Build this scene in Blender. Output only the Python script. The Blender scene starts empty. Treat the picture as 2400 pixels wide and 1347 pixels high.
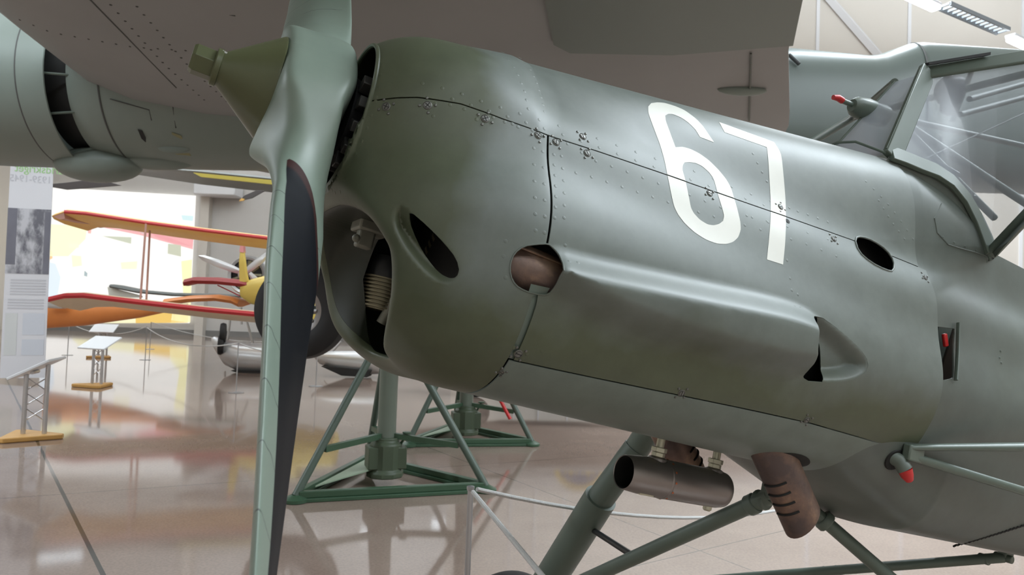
import bpy, math, random
import numpy as np
from mathutils import Matrix, Vector
LW=1.; EXPO=.06
random.seed(7); rng=np.random.default_rng(7)
PI=math.pi; rad=math.radians
SC=bpy.context.scene; COL=SC.collection

# ------------------------------------------------------------------ camera
FPX,CX,CY=1700.,1200.,673.5
CAM=np.array([0,0,1.6]); _p=rad(2.1); _r=rad(2.1)
FWD=np.array([0,math.cos(_p),math.sin(_p)]); _u0=np.array([0,-math.sin(_p),math.cos(_p)]); _r0=np.array([1.,0,0])
RT=_r0*math.cos(_r)+_u0*math.sin(_r); UP=-_r0*math.sin(_r)+_u0*math.cos(_r)
def ray(px,py): return FWD+RT*((px-CX)/FPX)-UP*((py-CY)/FPX)
def at(px,py,Y):
    d=ray(px,py); return CAM+d*(Y/d[1])
def atz(px,py,z=0.):
    d=ray(px,py); return CAM+d*((z-CAM[2])/d[2])
cam=bpy.data.cameras.new('camera'); cam.sensor_width=36; cam.lens=36*FPX/2400.; cam.clip_start=.02; cam.clip_end=200
co=bpy.data.objects.new('camera',cam); COL.objects.link(co); SC.camera=co
co.matrix_world=Matrix(((RT[0],UP[0],-FWD[0],CAM[0]),(RT[1],UP[1],-FWD[1],CAM[1]),(RT[2],UP[2],-FWD[2],CAM[2]),(0,0,0,1)))
cam.dof.use_dof=True; cam.dof.focus_distance=1.75; cam.dof.aperture_fstop=9.0

# ------------------------------------------------------------------ materials
def mat(name,col,rough=.5,metal=0.,var=.0,vscale=6.,bump=0.,bscale=40.,spec=.5,coat=0.,coatr=.1,emit=None,estr=0.):
    m=bpy.data.materials.new(name); m.use_nodes=True; nt=m.node_tree; b=nt.nodes['Principled BSDF']
    b.inputs['Base Color'].default_value=(*col,1); b.inputs['Roughness'].default_value=rough; b.inputs['Metallic'].default_value=metal
    b.inputs['Specular IOR Level'].default_value=spec; b.inputs['Coat Weight'].default_value=coat; b.inputs['Coat Roughness'].default_value=coatr
    if emit: b.inputs['Emission Color'].default_value=(*emit,1); b.inputs['Emission Strength'].default_value=estr
    if var or bump:
        tc=nt.nodes.new('ShaderNodeTexCoord')
    if var:
        n=nt.nodes.new('ShaderNodeTexNoise'); n.inputs['Scale'].default_value=vscale; n.inputs['Detail'].default_value=5
        nt.links.new(tc.outputs['Object'],n.inputs['Vector'])
        r=nt.nodes.new('ShaderNodeMix'); r.data_type='RGBA'
        r.inputs[6].default_value=(*[c*(1-var) for c in col],1); r.inputs[7].default_value=(*[min(1,c*(1+var)) for c in col],1)
        nt.links.new(n.outputs['Fac'],r.inputs[0]); nt.links.new(r.outputs[2],b.inputs['Base Color'])
    if bump:
        n=nt.nodes.new('ShaderNodeTexNoise'); n.inputs['Scale'].default_value=bscale; n.inputs['Detail'].default_value=3
        nt.links.new(tc.outputs['Object'],n.inputs['Vector'])
        bp=nt.nodes.new('ShaderNodeBump'); bp.inputs['Strength'].default_value=bump; bp.inputs['Distance'].default_value=.01
        nt.links.new(n.outputs['Fac'],bp.inputs['Height']); nt.links.new(bp.outputs['Normal'],b.inputs['Normal'])
    return m
def node(m,t,**k):
    n=m.node_tree.nodes.new(t)
    for a,v in k.items(): setattr(n,a,v)
    return n
def bsdf(m): return m.node_tree.nodes['Principled BSDF']

# ------------------------------------------------------------------ mesh helpers (verts Nx3, list of faces)
class MB:
    def __init__(s): s.V=[]; s.F=[]; s.n=0
    def add(s,V,F):
        V=np.asarray(V,float); s.V.append(V); o=s.n
        s.F+= [tuple(int(i)+o for i in f) for f in F]; s.n+=len(V); return s
    def out(s): return (np.concatenate(s.V),s.F)
def join(*vf):
    m=MB()
    for V,F in vf: m.add(V,F)
    return m.out()
def unit(v): v=np.asarray(v,float); return v/np.linalg.norm(v)
def basis(d):
    d=unit(d); a=np.array([0,0,1.]) if abs(d[2])<.9 else np.array([1.,0,0])
    u=unit(np.cross(a,d)); return d,u,np.cross(d,u)
def tube(P,R,n=12,caps=True,flat=1.,up=None):
    P=[np.asarray(p,float) for p in P]; R=[R]*len(P) if np.isscalar(R) else list(R)
    V=[];F=[]
    pu=None
    for i,p in enumerate(P):
        d=(P[min(i+1,len(P)-1)]-P[max(i-1,0)])
        d=unit(d)
        if pu is None:
            if up is not None: u=unit(np.asarray(up)-d*np.dot(up,d))
            else: u=basis(d)[1]
        else: u=unit(pu-d*np.dot(pu,d))
        pu=u; w=np.cross(d,u)
        for k in range(n):
            t=2*PI*k/n; V.append(p+R[i]*(math.cos(t)*u+flat*math.sin(t)*w))
    for i in range(len(P)-1):
        for k in range(n):
            a=i*n+k; b=i*n+(k+1)%n; F.append((a,b,b+n,a+n))
    if caps: F.append(tuple(range(n))[::-1]); F.append(tuple((len(P)-1)*n+k for k in range(n)))
    return np.array(V),F
def lathe(prof,o,d,n=32,cap=True,ang=2*PI):
    d,u,w=basis(d); V=[];F=[]; o=np.asarray(o,float)
    for r,h in prof:
        for k in range(n):
            t=2*PI*k/n; V.append(o+d*h+r*(math.cos(t)*u+math.sin(t)*w))
    for i in range(len(prof)-1):
        for k in range(n):
            a=i*n+k; b=i*n+(k+1)%n; F.append((a,b,b+n,a+n))
    if cap: F.append(tuple(range(n))[::-1]); F.append(tuple((len(prof)-1)*n+k for k in range(n)))
    return np.array(V),F
def box(c,s,ax=None):
    c=np.asarray(c,float); A=np.eye(3) if ax is None else np.array([unit(a) for a in ax])
    V=[c+A.T@(np.array([x,y,z])*np.array(s)/2) for x in(-1,1) for y in(-1,1) for z in(-1,1)]
    return np.array(V),[(0,1,3,2),(4,6,7,5),(0,4,5,1),(2,3,7,6),(0,2,6,4),(1,5,7,3)]
def prism(poly,d):
    P=np.asarray(poly,float); d=np.asarray(d,float); n=len(P)
    return np.concatenate([P,P+d]),[tuple(range(n))[::-1],tuple(range(n,2*n))]+[(i,(i+1)%n,n+(i+1)%n,n+i) for i in range(n)]
def loft(S,closed=True,caps=True):
    n=len(S[0]); V=np.concatenate([np.asarray(s,float) for s in S]); F=[]
    for i in range(len(S)-1):
        for k in range(n if closed else n-1):
            a=i*n+k; b=i*n+(k+1)%n; F.append((a,b,b+n,a+n))
    if caps and closed: F.append(tuple(range(n))[::-1]); F.append(tuple((len(S)-1)*n+k for k in range(n)))
    return V,F
def ball(c,r,n=16,m=10,sq=(1,1,1)):
    V=[];F=[]
    for i in range(m+1):
        t=PI*i/m
        for k in range(n):
            p=2*PI*k/n; V.append([c[0]+r*sq[0]*math.sin(t)*math.cos(p),c[1]+r*sq[1]*math.sin(t)*math.sin(p),c[2]+r*sq[2]*math.cos(t)])
    for i in range(m):
        for k in range(n):
            a=i*n+k;b=i*n+(k+1)%n; F.append((a,b,b+n,a+n))
    return np.array(V),F
def quad(a,b,c,d): return np.array([a,b,c,d],float),[(0,1,2,3)]

def mk(name,VF,m,parent=None,ac=False,smooth=40,N=None,bevel=0.):
    V,F=VF; V=np.array(V,float)
    if ac: V[:,0]*=-1
    me=bpy.data.meshes.new(name); 
    if isinstance(F,np.ndarray):
        if ac: F=F[:,::-1]
        if N is not None:
            M_=np.array(N,float)
            if ac: M_[:,0]*=-1
            g=np.cross(V[F[:,1]]-V[F[:,0]],V[F[:,2]]-V[F[:,0]]); ok=np.linalg.norm(g,axis=1)>1e-11; F=F[ok]; g=g[ok]
            bad=(g*(M_[F[:,0]]+M_[F[:,1]]+M_[F[:,2]])).sum(1)<0; F=F.copy(); F[bad]=F[bad][:,::-1]
        k=F.shape[1]; me.vertices.add(len(V)); me.vertices.foreach_set('co',V.ravel())
        me.loops.add(F.size); me.loops.foreach_set('vertex_index',np.ascontiguousarray(F).ravel().astype(np.int32))
        me.polygons.add(len(F)); me.polygons.foreach_set('loop_start',np.arange(0,F.size,k,dtype=np.int32))
        me.update(calc_edges=True); me.validate()
    else:
        if ac: F=[f[::-1] for f in F]
        me.from_pydata(V.tolist(),[],F); me.update()
    ms=m if isinstance(m,(list,tuple)) else [m]
    for q in ms: me.materials.append(q)
    if smooth:
        me.polygons.foreach_set('use_smooth',np.ones(len(me.polygons),bool))
        if N is None: me.set_sharp_from_angle(angle=rad(smooth))
    if N is not None:
        N=np.array(N,float)
        if ac: N[:,0]*=-1
        if len(N)==len(me.vertices): me.normals_split_custom_set_from_vertices(N.tolist())
    o=bpy.data.objects.new(name,me); COL.objects.link(o)
    if parent is not None: o.parent=parent
    if bevel:
        b=o.modifiers.new('bevel','BEVEL'); b.width=bevel; b.segments=2; b.limit_method='ANGLE'; b.angle_limit=rad(40)
    return o
def tag(o,label=None,cat=None,group=None,kind=None):
    if label: o['label']=label
    if cat: o['category']=cat
    if group: o['group']=group
    if kind: o['kind']=kind
    return o
def empty(name,loc,label=None,cat=None,group=None,rz=0.):
    o=bpy.data.objects.new(name,None); COL.objects.link(o); o.location=loc; o.rotation_euler=(0,0,rz); o.empty_display_size=.1
    return tag(o,label,cat,group)

# ------------------------------------------------------------------ aircraft frame: x aft, y port (towards camera), z up; origin on the thrust line
_yaw,_pit=rad(27.41),rad(12.88)
AF=np.array([-math.cos(_yaw)*math.cos(_pit),-math.sin(_yaw)*math.cos(_pit),math.sin(_pit)])
AL=unit(np.cross([0,0,1.],AF)); AU=np.cross(AF,AL); AO=at(634.9,207.3,1.42)
AM=np.stack([-AF,AL,AU],1)
def w2a(P): return (np.atleast_2d(P)-AO)@AM
def a2w(P): return np.atleast_2d(P)@AM.T+AO
ACAM=w2a(CAM)[0]
def aray(px,py): return ray(px,py)@AM
def ay(px,py,y):
    d=aray(px,py); return ACAM+d*((y-ACAM[1])/d[1])
def ax_(px,py,x):
    d=aray(px,py); return ACAM+d*((x-ACAM[0])/d[0])

# ------------------------------------------------------------------ implicit cowling
ZC=-.10
def fitcos(pts,K=8,lam=2e-5):
    pts=np.array(pts); ph=np.arctan2(pts[:,0],pts[:,1]-ZC); r=np.hypot(pts[:,0],pts[:,1]-ZC)
    o=np.argsort(ph); g=np.linspace(0,PI,181); gr=np.interp(g,ph[o],r[o])
    A=np.cos(np.outer(ph,np.arange(K+1))); B=np.cos(np.outer(g,np.arange(K+1)))*.12
    D=np.diag(np.arange(K+1)**2.)*math.sqrt(lam)
    return np.linalg.lstsq(np.concatenate([A,B,D]),np.concatenate([r,gr*.12,np.zeros(K+1)]),rcond=None)[0]
SEC0=[(0,.278),(.05,.256),(.1,.218),(.15,.168),(.19,.116),(.239,.041),(.27,-.02),(.303,-.077),(.332,-.14),(.343,-.2),(.344,-.25),(.337,-.3),(.322,-.35),(.306,-.4),(.275,-.445),(.21,-.478),(.12,-.489),(0,-.49)]
SEC1=[(0,.475),(.05,.470),(.1,.455),(.15,.428),(.19,.39),(.215,.33),(.237,.215),(.278,.103),(.302,.031),(.335,-.075),(.355,-.17),(.358,-.24),(.348,-.3),(.315,-.36),(.27,-.425),(.2,-.475),(.11,-.49),(0,-.492)]
C0,C1=fitcos(SEC0,9),fitcos(SEC1,9)
def sst(a,b,t): t=np.clip((t-a)/(b-a),0,1); return t*t*(3-2*t)
def smin(a,b,k): h=np.maximum(k-np.abs(a-b),0)/k; return np.minimum(a,b)-h*h*k*.25
def Rb(ph,x):
    w=np.clip((x-.5)/1.18,0,1.05)
    a=np.cos(ph)*0+C0[0]; b=a*0+C1[0]
    c0=np.ones_like(ph); c1=np.cos(ph); two=2*c1
    a=a+C0[1]*c1; b=b+C1[1]*c1
    for k in range(2,len(C0)):
        c0,c1=c1,two*c1-c0; a=a+C0[k]*c1; b=b+C1[k]*c1
    return a*(1-w)+b*w
X0=.149
def capf(ph,x):
    w=sst(rad(104),rad(160),ph); wt=1-sst(rad(35),rad(80),ph)
    a=1.4+.3*w; b=.31+.11*w+.29*wt; L=.345-.045*w-.03*wt
    t=np.clip((x-X0)/L,1e-5,1); return (1-(1-t)**a)**b
def Fbase(x,y,z):
    ph=np.arctan2(np.abs(y),z-ZC); rho=np.hypot(y,z-ZC)
    R=Rb(ph,x); c=capf(ph,x); e=.004
    g=R*(capf(ph,x+e)-c)/e; g=np.where(x<X0,0,g)
    F=(rho-R*c)/np.sqrt(1+g*g); F=np.maximum(F,X0-x)
    r0=.157+.084*(1-np.exp(-np.maximum(x-.16,0)/.08))-2.2*np.maximum(x-.36,0)**2
    G=(np.hypot(y,z)-r0)*.8; G=np.maximum(G,.16-x)
    return np.where(x<.62,smin(F,G,.05),F)
def pdist(poly,x,y):
    """signed distance to a closed polygon, negative inside"""
    P=np.asarray(poly); d=np.full(np.shape(x),1e9); ins=np.zeros(np.shape(x),bool); n=len(P)
    for i in range(n):
        a=P[i]; b=P[(i+1)%n]; e=b-a; wx=x-a[0]; wy=y-a[1]
        t=np.clip((wx*e[0]+wy*e[1])/max(e@e,1e-12),0,1)
        d=np.minimum(d,(wx-e[0]*t)**2+(wy-e[1]*t)**2)
        c=((a[1]>y)!=(b[1]>y)); 
        if abs(e[1])>1e-12: ins^=c&(x<e[0]*(y-a[1])/e[1]+a[0])
    d=np.sqrt(d); return np.where(ins,-d,d)
def smoothpoly(P,it=2):
    P=np.asarray(P,float)
    for _ in range(it):
        Q=np.roll(P,-1,0); P=np.stack([.75*P+.25*Q,.25*P+.75*Q],1).reshape(-1,P.shape[1])
    return P
def grad(F,P,e=8e-4):
    x,y,z=P.T; g=np.stack([F(x+e,y,z)-F(x-e,y,z),F(x,y+e,z)-F(x,y-e,z),F(x,y,z+e)-F(x,y,z-e)],1)/(2*e)
    return g
def hits(pts,F=None,t0=.9,t1=3.2,n=360):
    """first hit of the picture rays on the cowling"""
    F=F or Fbase
    D=np.array([aray(*p) for p in pts]); ts=np.linspace(t0,t1,n); N=len(D)
    Q=(ACAM+ts[None,:,None]*D[:,None,:]).reshape(-1,3); v=F(*Q.T).reshape(N,n)<0
    k=np.argmax(v,1); no=~v.any(1); a=ts[np.maximum(k-1,0)]; b=ts[k]
    for _ in range(24):
        m=.5*(a+b); ins=F(*(ACAM+m[:,None]*D).T)<0; b=np.where(ins,m,b); a=np.where(ins,a,m)
    if no.any():
        vv=F(*Q.T).reshape(N,n); b=np.where(no,ts[np.argmin(vv,1)],b)
    return ACAM+b[:,None]*D
def dens(P,k=4,closed=False):
    P=np.asarray(P,float); Q=np.concatenate([P,P[:1]]) if closed else P; o=[]
    for i in range(len(Q)-1):
        for j in range(k): o.append(Q[i]+(Q[i+1]-Q[i])*j/k)
    if not closed: o.append(Q[-1])
    return np.array(o)
def lat(px,k=1,closed=True,F=None):
    """picture outline on the cowling -> side-view (x,z) coordinates of the aircraft"""
    h=hits(dens(px,k,closed),F); return h[:,[0,2]]

EGG=[(0,-.193),(.12,-.196),(.18,-.215),(.215,-.255),(.236,-.31),(.247,-.360),(.238,-.402),(.212,-.430),(.16,-.444),(.08,-.449)]
EGG=smoothpoly([(a*1.01,b) for a,b in EGG]+[(-a*.86,b) for a,b in EGG[:0:-1]],2)
SLIP=smoothpoly(lat([(938,474),(918,494),(916,530),(940,580),(978,628),(1014,660),(1052,670),(1076,655),(1081,632),(1064,590),(1030,556),(985,515),(958,487)]),2)
SOPEN=smoothpoly(lat([(958,492),(963,520),(985,560),(1012,602),(1040,640),(1062,655),(1078,640),(1070,605),(1038,566),(1000,528)]),1)
BULGE=lat([(1290,562),(1370,585),(1500,614),(1650,648),(1800,680),(1880,706),(1915,732),(1975,780),(2032,835),(2036,866),(2005,890),(1950,897),(1880,893),(1750,875),(1600,838),(1450,790),(1330,738),(1270,694),(1240,660),(1240,600)])
BULGE=smoothpoly(BULGE,2)
AIRO=smoothpoly(lat([(2003,558),(2012,590),(2040,615),(2078,634),(2094,636),(2096,612),(2078,585),(2045,563),(2018,554)]),1)
SEAM=lat([(872,236),(930,229),(980,228),(1080,243),(1180,279),(1280,315),(1400,354),(1550,405),(1700,458),(1850,510),(2000,563),(2170,632)],1,False)
def zs(x): return np.interp(x,SEAM[:,0],SEAM[:,1])
BSEAM=lat([(1190,842),(1300,866),(1400,887),(1600,928),(1750,959),(1900,992),(2110,1052)],1,False)
def zb(x): return np.interp(x,BSEAM[:,0],BSEAM[:,1])
def ysc(x): return 1-.45*sst(.245,.335,x)
def Fcowl(x,y,z):
    F=Fbase(x,y,z)
    m=x<.62
    if np.any(m):
        xm,ym,zm,Fm=x[m],y[m],z[m],F[m]
        yz=ym/ysc(xm); e=pdist(EGG,yz,zm); k=.040
        Fm=-smin(-Fm,np.where(xm<.5,e,9.),k)
        k2=ym>.08
        s=pdist(SLIP,xm[k2],zm[k2]); 
        Fm[k2]=Fm[k2]+.0245*sst(0,.030,-s)
        F=F.copy(); F[m]=Fm
    return F
BH=.047
def bulge(x,z):
    x=np.asarray(x); z=np.asarray(z)
    d=-pdist(BULGE,x,z); t=np.clip(d/.078,0,1)
    return BH*np.sqrt(np.clip(1-(1-t)**2,0,1))*sst(0,.065,d)
def Fside(x,y,z):
    F=Fcowl(x,y,z); m=(x>.44)&(x<1.62)&(np.abs(y)>.1)
    if np.any(m):
        F=F.copy(); F[m]=F[m]-bulge(x[m],z[m])
    return F
EXH=smoothpoly(lat([(1258,572),(1228,576),(1206,592),(1195,618),(1196,645),(1207,668),(1230,682),(1256,689),(1285,692),(1304,670),(1316,640),(1318,612),(1308,592),(1294,578),(1284,571)],1,True,Fside),1)
TAIL=smoothpoly(lat([(1912,733),(1975,778),(2030,832),(2036,864),(2008,889),(1950,897),(1878,892),(1902,862),(1916,828),(1919,795),(1914,760)],1,True,Fside),1)
def Fdish(x,y,z):
    F=Fbase(x,y,z); d=-pdist(BULGE,x,z)
    return F+.034*sst(.0,.036,d)

# ------------------------------------------------------------------ surface nets + clipping
def surfnet(F,lo,hi,h):
    g=[np.arange(lo[i],hi[i]+h*.5,h) for i in range(3)]; nx,ny,nz=map(len,g)
    V=np.empty((nx,ny,nz),np.float32)
    B=5; cs=[np.arange(0,len(q)+B,B) for q in g]; cg=[lo[i]+cs[i]*h for i in range(3)]
    X,Y,Z=np.meshgrid(*cg,indexing='ij'); cv=F(X.ravel(),Y.ravel(),Z.ravel()).reshape(X.shape)
    V=np.repeat(np.repeat(np.repeat(cv,B,0),B,1),B,2)[:nx,:ny,:nz].astype(np.float32)
    X,Y,Z=np.meshgrid(*g,indexing='ij'); nr=np.abs(V)<.075
    for i0 in range(0,nx,40):
        q=nr[i0:i0+40]; sl=slice(i0,i0+40); V[sl][q]=F(X[sl][q],Y[sl][q],Z[sl][q])
    s=V<0; c=np.zeros((nx-1,ny-1,nz-1),np.int8)
    off=[(a,b,d) for a in(0,1) for b in(0,1) for d in(0,1)]
    for a,b,d in off: c+=s[a:nx-1+a,b:ny-1+b,d:nz-1+d]
    idx=np.argwhere((c>0)&(c<8)); vid=np.full(c.shape,-1,np.int64); vid[tuple(idx.T)]=np.arange(len(idx))
    acc=np.zeros((len(idx),3)); cnt=np.zeros(len(idx))
    for o in off:
        for k in range(3):
            if o[k]: continue
            o2=list(o); o2[k]=1
            va=V[tuple((idx+o).T)].astype(float); vb=V[tuple((idx+o2).T)].astype(float); cr=(va<0)!=(vb<0)
            t=np.where(cr,va/np.where(cr,va-vb,1),0); p=np.tile(np.array(o,float),(len(idx),1)); p[:,k]+=t
            acc+=p*cr[:,None]; cnt+=cr
    P=(idx+acc/cnt[:,None])*h+np.array(lo)
    Fs=[]
    for k in range(3):
        a,b=[(1,2),(2,0),(0,1)][k]
        sl=[slice(None)]*3; sl[k]=slice(0,-1); sl2=[slice(None)]*3; sl2[k]=slice(1,None)
        e=s[tuple(sl)]!=s[tuple(sl2)]; q=np.argwhere(e); q=q[(q[:,a]>0)&(q[:,b]>0)&(q[:,a]<V.shape[a]-1)&(q[:,b]<V.shape[b]-1)]
        fl=s[tuple(q.T)]
        def cell(da,db):
            r=q.copy(); r[:,a]+=da; r[:,b]+=db; return vid[tuple(r.T)]
        f=np.stack([cell(-1,-1),cell(0,-1),cell(0,0),cell(-1,0)],1); f[~fl]=f[~fl][:,::-1]
        Fs.append(f)
    Q=np.concatenate(Fs); Q=Q[(Q>=0).all(1)]
    for _ in range(4):
        v=F(*P.T); G=grad(F,P); P=P-np.clip(v/np.maximum((G*G).sum(1),.05),-h,h)[:,None]*G
    T=np.concatenate([Q[:,[0,1,2]],Q[:,[0,2,3]]])
    return P,T
def clip(V,T,f):
    """keep f<0"""
    ins=f<0; n=ins[T].sum(1); keep=T[n==3]; out=[keep]; E=[];
    t1=T[n==1]; t2=T[n==2]
    def rot(t,want):
        m=ins[t]==want; k=np.argmax(m,1); r=np.arange(len(t))
        return np.stack([t[r,k],t[r,(k+1)%3],t[r,(k+2)%3]],1)
    a1=rot(t1,True); a2=rot(t2,False)
    ed=np.concatenate([a1[:,[0,1]],a1[:,[0,2]],a2[:,[0,1]],a2[:,[0,2]]])
    if len(ed)==0:
        return compact(V,keep)
    es=np.sort(ed,1); u,inv=np.unique(es,axis=0,return_inverse=True); inv=inv.ravel()
    fa,fb=f[u[:,0]],f[u[:,1]]; t=fa/(fa-fb); NV=V[u[:,0]]+(V[u[:,1]]-V[u[:,0]])*t[:,None]
    id=inv+len(V); n1,n2=len(a1),len(a2)
    p,q=id[:n1],id[n1:2*n1]; r,s_=id[2*n1:2*n1+n2],id[2*n1+n2:]
    out.append(np.stack([a1[:,0],p,q],1))
    out.append(np.stack([r,a2[:,1],a2[:,2]],1)); out.append(np.stack([r,a2[:,2],s_],1))
    return compact(np.concatenate([V,NV]),np.concatenate(out))
def compact(V,T):
    u,inv=np.unique(T,return_inverse=True); return V[u],inv.reshape(T.shape)
def clips(V,T,*fs):
    for f in fs: V,T=clip(V,T,f(V[:,0],V[:,1],V[:,2]))
    return V,T
def subdiv(V,T):
    ed=np.concatenate([T[:,[0,1]],T[:,[1,2]],T[:,[2,0]]]); es=np.sort(ed,1); u,inv=np.unique(es,axis=0,return_inverse=True); inv=inv.ravel()
    m=.5*(V[u[:,0]]+V[u[:,1]]); n=len(T); a,b,c=inv[:n]+len(V),inv[n:2*n]+len(V),inv[2*n:]+len(V)
    return np.concatenate([V,m]),np.concatenate([np.stack([T[:,0],a,c],1),np.stack([a,T[:,1],b],1),np.stack([c,b,T[:,2]],1),np.stack([a,b,c],1)])
def project(V,F,it=3):
    for _ in range(it):
        v=F(*V.T); G=grad(F,V); V=V-np.clip(v/np.maximum((G*G).sum(1),.05),-.01,.01)[:,None]*G
    return V
def normals(V,F):
    G=grad(F,V); return G/np.maximum(np.linalg.norm(G,axis=1),1e-9)[:,None]
def shell(V,T,F,th=.003,N=None):
    """sheet with thickness: outer skin, inner skin, rim; returns verts, tris, normals"""
    N=normals(V,F) if N is None else N
    n=len(V); ed=np.concatenate([T[:,[0,1]],T[:,[1,2]],T[:,[2,0]]]); es=np.sort(ed,1)
    u,inv,cnt=np.unique(es,axis=0,return_inverse=True,return_counts=True); b=ed[cnt[inv.ravel()]==1]
    VI=V-N*th
    a,c=b[:,0],b[:,1]; k=len(b)
    RV=np.concatenate([V[a],V[c],VI[c],VI[a]])
    rn=np.cross(V[c]-V[a],N[a]); rn/=np.maximum(np.linalg.norm(rn,axis=1),1e-9)[:,None]
    i=np.arange(k)+2*n
    RT_=np.concatenate([np.stack([i+k,i,i+3*k],1),np.stack([i+k,i+3*k,i+2*k],1)])
    return np.concatenate([V,VI,RV]),np.concatenate([T,T[:,::-1]+n,RT_]),np.concatenate([N,-N,rn,rn,rn,rn])
def addmesh(A,B):
    """append (V,T,N) meshes"""
    V=np.concatenate([A[0],B[0]]); T=np.concatenate([A[1],B[1]+len(A[0])]); N=np.concatenate([A[2],B[2]]); return V,T,N
def rivet_mesh(P,N,r=.0042,hh=.00045,k=8):
    V=[];T=[];NN=[]
    for p,n in zip(P,N):
        d,u,w=basis(n); b=len(V)
        for rr,h in((1.,-.0002),(.8,.8*hh),(.5,hh)):
            for j in range(k):
                t=2*PI*j/k; V.append(p+d*h+r*rr*(math.cos(t)*u+math.sin(t)*w)); c={1.:.42,.8:.30,.5:.08}[rr]
                NN.append(unit(d+c*(math.cos(t)*u+math.sin(t)*w)))
        V.append(p+d*hh); NN.append(d)
        for i in range(2):
            for j in range(k):
                a=b+i*k+j; c_=b+i*k+(j+1)%k; T+= [(a,c_,c_+k),(a,c_+k,a+k)]
        for j in range(k): T.append((b+2*k+j,b+2*k+(j+1)%k,b+3*k))
    return np.array(V),np.array(T),np.array(NN)
# ------------------------------------------------------------------ paints
def paint(name,green,olive,fn):
    """grey-green paint with soft olive areas and light wear"""
    m=mat(name,green,.38); nt=m.node_tree; b=bsdf(m); tc=node(m,'ShaderNodeTexCoord')
    sep=node(m,'ShaderNodeSeparateXYZ'); nt.links.new(tc.outputs['Object'],sep.inputs[0])
    n=node(m,'ShaderNodeTexNoise'); n.inputs['Scale'].default_value=5; n.inputs['Detail'].default_value=4; nt.links.new(tc.outputs['Object'],n.inputs['Vector'])
    fac=fn(m,nt,sep,n)
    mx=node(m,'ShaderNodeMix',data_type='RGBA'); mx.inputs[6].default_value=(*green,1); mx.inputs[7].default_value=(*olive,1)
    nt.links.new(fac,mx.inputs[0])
    n2=node(m,'ShaderNodeTexNoise'); n2.inputs['Scale'].default_value=14; n2.inputs['Detail'].default_value=6; n2.inputs['Roughness'].default_value=.65; nt.links.new(tc.outputs['Object'],n2.inputs['Vector'])
    h=node(m,'ShaderNodeMapRange'); h.inputs[1].default_value=.3; h.inputs[2].default_value=.7; h.inputs[3].default_value=.88; h.inputs[4].default_value=1.1; nt.links.new(n2.outputs['Fac'],h.inputs[0])
    mul=node(m,'ShaderNodeMix',data_type='RGBA',blend_type='MULTIPLY'); mul.inputs[0].default_value=1
    nt.links.new(mx.outputs[2],mul.inputs[6]); nt.links.new(h.outputs[0],mul.inputs[7]); nt.links.new(mul.outputs[2],b.inputs['Base Color'])
    r=node(m,'ShaderNodeMapRange'); r.inputs[3].default_value=.38; r.inputs[4].default_value=.50; nt.links.new(n2.outputs['Fac'],r.inputs[0]); nt.links.new(r.outputs[0],b.inputs['Roughness'])
    n3=node(m,'ShaderNodeTexNoise'); n3.inputs['Scale'].default_value=7; n3.inputs['Detail'].default_value=2; nt.links.new(tc.outputs['Object'],n3.inputs['Vector'])
    bp=node(m,'ShaderNodeBump'); bp.inputs['Strength'].default_value=.05; bp.inputs['Distance'].default_value=.02; nt.links.new(n3.outputs['Fac'],bp.inputs['Height']); nt.links.new(bp.outputs['Normal'],b.inputs['Normal'])
    return m
def math_(m,op,a,b=None,clamp=False):
    n=node(m,'ShaderNodeMath',operation=op); n.use_clamp=clamp
    for i,v in enumerate((a,b)):
        if v is None: continue
        if hasattr(v,'node') : m.node_tree.links.new(v,n.inputs[i])
        else: n.inputs[i].default_value=v
    return n.outputs[0]
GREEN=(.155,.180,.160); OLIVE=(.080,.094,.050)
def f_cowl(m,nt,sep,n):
    # oversprayed olive field over the nose; lower olive band paints shade along the side; local x is minus the aft distance
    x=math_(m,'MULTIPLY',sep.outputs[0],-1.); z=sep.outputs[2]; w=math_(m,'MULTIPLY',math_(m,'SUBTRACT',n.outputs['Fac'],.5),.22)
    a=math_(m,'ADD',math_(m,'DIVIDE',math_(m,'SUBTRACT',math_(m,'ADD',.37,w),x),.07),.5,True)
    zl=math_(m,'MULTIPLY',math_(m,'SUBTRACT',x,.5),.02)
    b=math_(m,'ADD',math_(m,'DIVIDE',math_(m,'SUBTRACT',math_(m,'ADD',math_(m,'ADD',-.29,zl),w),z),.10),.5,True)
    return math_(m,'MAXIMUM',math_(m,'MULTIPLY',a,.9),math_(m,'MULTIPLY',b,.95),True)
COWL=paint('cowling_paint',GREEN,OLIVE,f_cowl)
def f_no(m,nt,sep,n): return math_(m,'MULTIPLY',math_(m,'SUBTRACT',n.outputs['Fac'],.5),.6,True)
FABRIC=paint('fuselage_paint',(.112,.132,.115),OLIVE,f_no)
BELLY=paint('belly_paint',(.155,.190,.162),OLIVE,f_no)
SAGE=mat('sage_paint',(.205,.255,.218),.42,var=.07,vscale=9,bump=.04,bscale=18)
OLV=mat('olive_paint',(.100,.112,.052),.38,var=.08)
STRUT=mat('strut_paint',(.125,.160,.130),.40,var=.12,vscale=10)
WHITE=mat('number_white',(.80,.80,.72),.45,var=.04,vscale=20)
DUCT_SHADE=mat('duct_painted_shade',(.022,.027,.016),.45)  # near-black green puts the shade inside the intake into the colour
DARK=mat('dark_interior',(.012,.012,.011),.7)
RUST=mat('rusty_steel',(.215,.150,.115),.46,metal=.5,var=.45,vscale=14,bump=.1,bscale=60)
STEEL=mat('grey_steel',(.30,.28,.27),.38,metal=.85,var=.15,vscale=8)
BRASS=mat('fitting_metal',(.55,.54,.42),.4,metal=.7)
REDM=mat('red_cap',(.62,.03,.03),.4)
RUBBER=mat('tyre_rubber',(.018,.017,.017),.62,bump=.05,bscale=50)
BLACKM=mat('black_metal',(.02,.021,.022),.42)
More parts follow.
